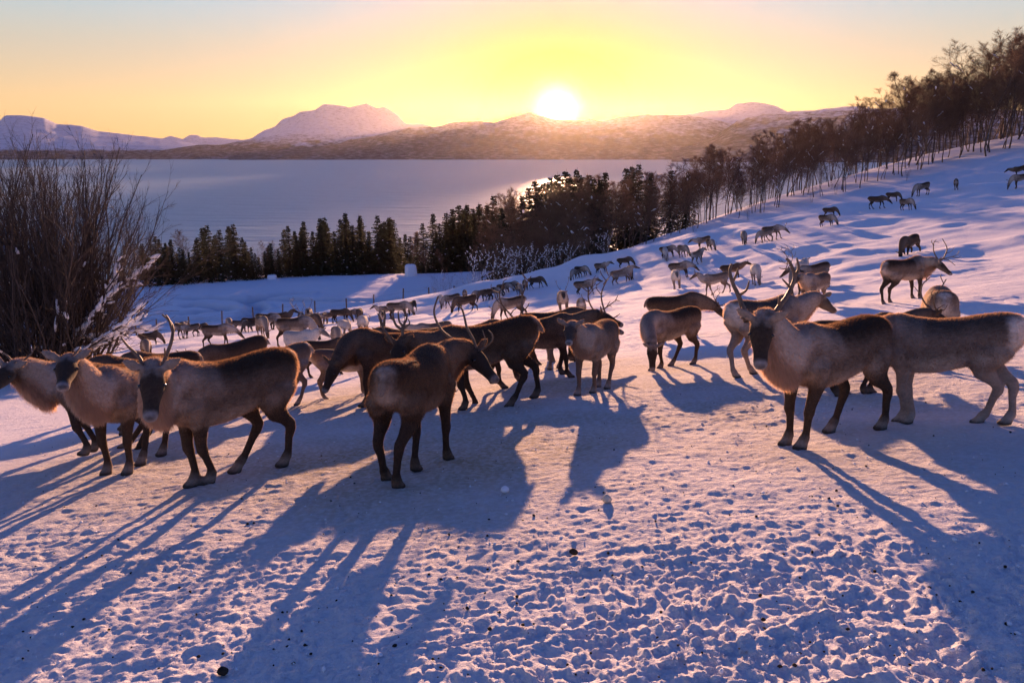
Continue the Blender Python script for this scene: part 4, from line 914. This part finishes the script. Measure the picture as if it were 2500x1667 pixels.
near_deer([(1952,1096),(1915,1087),(2148,1048),(2022,1057)], .98, 'brown', 'big bull with tall forked antlers facing the viewer', poll=(1858,788), muzzle=(1857,896), mane=1.5, seed=20, nfur=60000, neck=.5,
  ants=[[([(1822,786,.0),(1813,752,.04),(1803,722,.08),(1790,694,.11),(1782,665,.13),(1786,645,.14)], .020, .010), ([(1803,722,.08),(1822,708,.05),(1829,686,.03)], .012, .005), ([(1788,690,.11),(1797,672,.1),(1802,655,.09)], .011, .006), ([(1820,780,.0),(1808,776,-.06)], .009, .005)],
        [([(1880,782,.02),(1900,752,.06),(1920,725,.10),(1934,698,.13),(1940,672,.15),(1928,640,.15),(1920,632,.15)], .020, .009), ([(1940,676,.15),(1950,655,.14),(1945,630,.14)], .014, .006), ([(1932,704,.12),(1920,692,.08),(1910,681,.06)], .011, .004), ([(1903,748,.06),(1903,728,.03),(1904,722,.03)], .012, .005)]])
near_deer([(2192,1030),(2212,1033),(2384,1028),(2452,1040)], .93, 'grey', 'pale legged reindeer with a white rump walking past behind the big bull', pose='nibble', mane=.8, seed=21, nfur=60000, barrel=1.0)
near_deer([(2265,862),(2285,862),(2272,908),(2298,910)], .98, 'pale', 'round brown rump of a reindeer feeding behind the white rumped one', pose='graze', seed=22, nfur=12000, voxel=0.0195, heading=66)
near_deer([(2120,965),(2130,960),(2050,968),(2062,962)], .86, 'dark', 'reindeer hidden behind the big bull with antler tips rising over its back', pose='low', ant='small', seed=23, nfur=3000, voxel=0.0244, heading=5)
near_deer([(2230,730),(2248,730),(2160,745),(2175,741)], 1.14, 'brown', 'bull in profile carrying a great crown of branching antlers', poll=(2290,642), muzzle=(2328,672), mane=2.0, seed=24, nfur=26000, voxel=0.0195, neck=.5,
  ants=[[([(2292,636,.0),(2283,622,.0),(2279,608,.0),(2280,592,.0),(2286,586,.0)], .018, .007), ([(2280,600,.0),(2274,590,.0),(2276,585,.0)], .010, .005), ([(2293,632,-.0),(2312,634,-.05),(2322,640,-.08),(2332,648,-.1)], .012, .006), ([(2280,590,.0),(2294,592,.0)], .008, .004)],
        [([(2298,636,.1),(2308,622,.12),(2312,606,.14),(2305,590,.14),(2300,583,.14)], .018, .007), ([(2300,632,.1),(2320,628,.06),(2336,622,.05),(2342,612,.05)], .013, .006), ([(2325,627,.06),(2338,630,.05),(2345,625,.05)], .009, .004), ([(2311,610,.13),(2320,606,.13)], .008, .004), ([(2306,620,.12),(2322,614,.1),(2330,604,.1)], .009, .004)]])
near_deer([(1984,757),(1966,760),(2000,748),(1985,745)], 1.0, 'pale', 'pale reindeer with dark lowered face in front of an antlered one', pose='low', seed=25, nfur=9000, voxel=0.0207, heading=222)
# ---- the rest of the herd
FENCE = 'in the bunch at the wire fence'; CREST = 'in the crowd beside the snow laden bushes'; SLOPE = 'on the open upper slope'; MID = 'on the middle of the slope'
herd = [
 (440,827,786,60,'low','brown',None,'walk','reindeer walking away at the edge of the bunch by the fence'),
 (469,824,790,200,'low','brown','small','stand','brown reindeer with small antlers beside a fence post'),
 (488,820,802,0,'graze','dark',None,'stand','dark reindeer half hidden '+FENCE), (503,818,795,90,'graze','pale',None,'stand','pale reindeer turned away '+FENCE),
 (533,847,790,-14,'nibble','brown',None,'step','brown reindeer reaching down to the snow in front of the fence bunch'),
 (562,812,775,272,'graze','pale','small','stand','pale reindeer grazing toward the viewer '+FENCE), (588,811,784,0,'graze','brown',None,'stand','brown reindeer grazing '+FENCE),
 (614,808,774,5,'graze','dark',None,'stand','dark reindeer half hidden '+FENCE), (618,812,786,180,'graze','dark',None,'stand','dark reindeer half hidden '+FENCE),
 (644,826,767,282,'graze','pale',None,'stand','pale reindeer grazing toward the viewer on shadow streaked snow'),
 (653,808,759,6,'graze','brown',None,'stand','brown reindeer grazing '+FENCE), (684,804,758,8,'up','dark','medium','stand','dark antlered reindeer raising its head by a fence post'),
 (737,799,762,90,'low','brown','medium','stand','brown antlered reindeer turned away '+FENCE), (757,793,746,268,'low','pale','medium','stand','pale antlered reindeer facing the viewer beside a fence post'),
 (722,843,772,18,'graze','brown',None,'walk','brown reindeer with white rump grazing behind a white one'), (766,820,765,300,'graze','dark',None,'stand','dark reindeer grazing behind a white rumped one'),
 (738,879,803,318,'low','white',None,'step','white reindeer lifting a foreleg on the shadow streaked snow'),
 (779,792,770,95,'graze','pale',None,'stand','pale reindeer turned away '+FENCE), (791,791,768,70,'graze','pale',None,'stand','pale reindeer turned away '+FENCE),
 (806,789,765,182,'graze','brown',None,'walk','brown reindeer grazing '+FENCE), (832,788,753,-4,'graze','dark',None,'walk','dark reindeer stepping forward to graze under a fence post'),
 (860,782,758,2,'graze','brown',None,'stand','brown reindeer grazing '+FENCE), (880,784,752,258,'graze','dark',None,'stand','dark reindeer grazing toward the viewer beside a fence post'),
 (843,828,785,70,'graze','white',None,'stand','white reindeer bending down behind the dark one with low head'), (889,822,768,82,'graze','white','medium','stand','whitish reindeer seen from behind with antlers at its feet'),
 (800,918,832,4,'nibble','dark',None,'stand','dark reindeer half hidden behind the bending one'), (846,966,868,8,'graze','pale',None,'stand','pale calf grazing behind the bending reindeer'),
 (826,858,816,275,'graze','pale',None,'stand','lit back of a pale reindeer behind a dark one'),
 (935,800,758,272,'low','brown','small','stand','brown reindeer facing the viewer between palmate antlers'), (945,778,745,182,'up','brown','spike','stand','small brown reindeer with spike antlers below the fence'),
 (976,779,734,-10,'graze','brown',None,'stand','brown reindeer with neck stretched down below the fence'), (1009,765,734,250,'graze','dark',None,'stand','dark reindeer grazing beside one with stretched neck'),
 (1062,858,798,190,'low','pale','thin','stand','reindeer with thin curved antlers hidden behind the walking one'),
 (1080,748,721,92,'graze','white',None,'stand','white reindeer turned away near the end of the fence'), (1107,751,717,172,'graze','brown',None,'walk','brown reindeer grazing near the end of the fence'),
 (1137,735,710,90,'graze','brown',None,'stand','brown reindeer turned away near the end of the fence'), (1141,764,720,190,'graze','dark',None,'walk','dark reindeer kicking one hind leg back as it grazes'),
 (1175,735,708,182,'graze','brown',None,'stand','brown reindeer grazing '+CREST), (1190,734,707,170,'graze','dark',None,'stand','dark reindeer grazing '+CREST), (1206,730,702,5,'graze','brown',None,'stand','brown reindeer grazing '+CREST),
 (1220,726,700,180,'graze','dark',None,'stand','dark reindeer grazing '+CREST), (1234,719,692,-10,'graze','brown',None,'stand','brown reindeer grazing '+CREST), (1250,714,691,0,'graze','brown',None,'stand','brown reindeer grazing '+CREST),
 (1271,723,691,282,'graze','brown',None,'stand','pale chested reindeer grazing toward the viewer '+CREST), (1284,711,683,95,'graze','brown',None,'stand','brown reindeer turned away '+CREST), (1311,704,675,2,'graze','dark',None,'walk','dark reindeer grazing at the end of the snow laden bushes'),
 (1253,782,723,184,'graze','brown','small','walk','brown reindeer with small antlers grazing in the middle of the slope'), (1378,771,709,273,'low','pale','thin','stand','pale reindeer with thin antlers facing the viewer head on'),
 (1422,780,727,92,'graze','pale',None,'stand','pale round rump beside the reindeer with thin antlers'), (1430,722,683,-18,'low','brown','spike','walk','brown reindeer with spike antlers walking alone'),
 (1410,682,653,232,'graze','brown',None,'stand','one of two reindeer crossing as they graze at the crest'), (1423,678,648,325,'graze','brown',None,'stand','one of two reindeer crossing as they graze at the crest'),
 (1472,669,640,330,'low','brown',None,'stand','lone brown reindeer at the crest under the birches'), (1528,655,627,-5,'graze','dark',None,'stand','dark reindeer grazing at the crest behind a pale one'),
 (1521,695,655,18,'low','pale',None,'walk','pale reindeer stepping upslope beside another'), (1542,683,648,272,'graze','brown',None,'stand','brown reindeer grazing in front of one stepping upslope'),
 (1664,680,638,-16,'nibble','brown',None,'stand','brown reindeer stretching down its long pale neck'), (1654,708,658,274,'low','white',None,'stand','white reindeer standing square to the viewer'),
 (1752,718,665,186,'up','pale','spike','walk','pale reindeer with upright spike antlers in profile'), (1790,684,643,-2,'low','dark','spike','stand','dark reindeer with pale rump stretching its neck level'),
 (1848,694,643,278,'graze','white',None,'stand','whitish reindeer grazing toward the viewer beside a dark one'), (1992,708,642,205,'low','brown','bull','stand','brown and white bull with branching antlers behind a pale one'),
 (1962,694,634,80,'low','white',None,'stand','white reindeer turned away behind the branching antlers'), (1952,716,655,250,'graze','brown',None,'stand','brown reindeer grazing beside the branching antlers'),
 (2224,630,573,244,'graze','dark',None,'walk','dark reindeer grazing just upslope of the great crown of antlers'),
 (1719,607,577,200,'low','brown',None,'stand','brown reindeer standing behind another near the birches'), (1738,612,583,292,'graze','brown','small','stand','brown reindeer grazing in front of another near the birches'),
 (1706,644,610,58,'low','pale',None,'walk','pale reindeer walking uphill below the birches'), (1634,630,599,-12,'graze','brown',None,'stand','brown reindeer grazing behind a white one at the crest'),
 (1628,635,604,272,'graze','white',None,'stand','white reindeer grazing at the crest under the birches'), (1671,629,597,302,'graze','pale',None,'stand','pale reindeer grazing at the crest beside a white one'),
 (1818,597,564,272,'graze','pale',None,'stand','pale brown reindeer grazing alone toward the viewer '+SLOPE), (1888,586,550,-4,'nibble','brown','small','walk','brown antlered reindeer grazing in front of another '+SLOPE),
 (1872,590,560,190,'graze','pale',None,'stand','pale reindeer half hidden behind an antlered one '+SLOPE), (2027,531,507,-4,'graze','dark',None,'stand','dark reindeer grazing upslope of a brown one at the crest'),
 (2020,555,523,-28,'graze','brown','small','stand','brown antlered reindeer grazing just below a dark one'), (2141,509,478,-6,'nibble','dark',None,'walk','dark reindeer leading two others along the crest'),
 (2180,493,469,-6,'graze','dark',None,'stand','dark reindeer grazing between two others at the crest'), (2214,514,484,-42,'graze','brown',None,'stand','brown reindeer grazing downslope of two dark ones'),
 (2252,477,446,214,'graze','brown',None,'stand','brown reindeer grazing beside a leafless shrub at the crest'), (2335,462,437,90,'graze','brown',None,'stand','small reindeer turned away alone high '+SLOPE),
 (2494,431,402,178,'low','dark',None,'stand','dark reindeer at the top of the slope above a grazing one'), (2495,458,424,190,'graze','brown','small','stand','brown antlered reindeer grazing at the top of the slope'),
 (361,882,826,272,'graze','brown',None,'stand','reindeer grazing behind the white muzzled one beside the willow bush'), (368,848,815,2,'graze','dark','small','stand','dark antlered reindeer low behind a grazing one by the willow bush'),
]
for h in herd:
    random.seed(int(h[0] * 7 + h[1])); far_deer(*h[:8], label=h[8])
#MARK_HAZE
# ------------------------------------------------------------------ thin frosty air
HAZE_DENS = 4.0e-6
m_hz = bpy.data.materials.new('haze_air'); m_hz.use_nodes = True; nt = m_hz.node_tree; nt.nodes.clear()
o1 = nt.nodes.new('ShaderNodeOutputMaterial'); pv = nt.nodes.new('ShaderNodeVolumePrincipled')
pv.inputs['Color'].default_value = (.98, .86, .66, 1); pv.inputs['Density'].default_value = HAZE_DENS; pv.inputs['Anisotropy'].default_value = .80
nt.links.new(pv.outputs[0], o1.inputs['Volume'])
bx = [(-23500, -300, -72), (23500, -300, -72), (23500, 24500, -72), (-23500, 24500, -72), (-23500, -300, 1350), (23500, -300, 1350), (23500, 24500, 1350), (-23500, 24500, 1350)]
me = bpy.data.meshes.new('haze'); me.from_pydata(bx, [], [(0, 3, 2, 1), (4, 5, 6, 7), (0, 1, 5, 4), (1, 2, 6, 5), (2, 3, 7, 6), (3, 0, 4, 7)]); me.update()
hz_o = link('haze', me, m_hz, kind='stuff', label='thin frosty haze glowing below the low sun', category='haze')
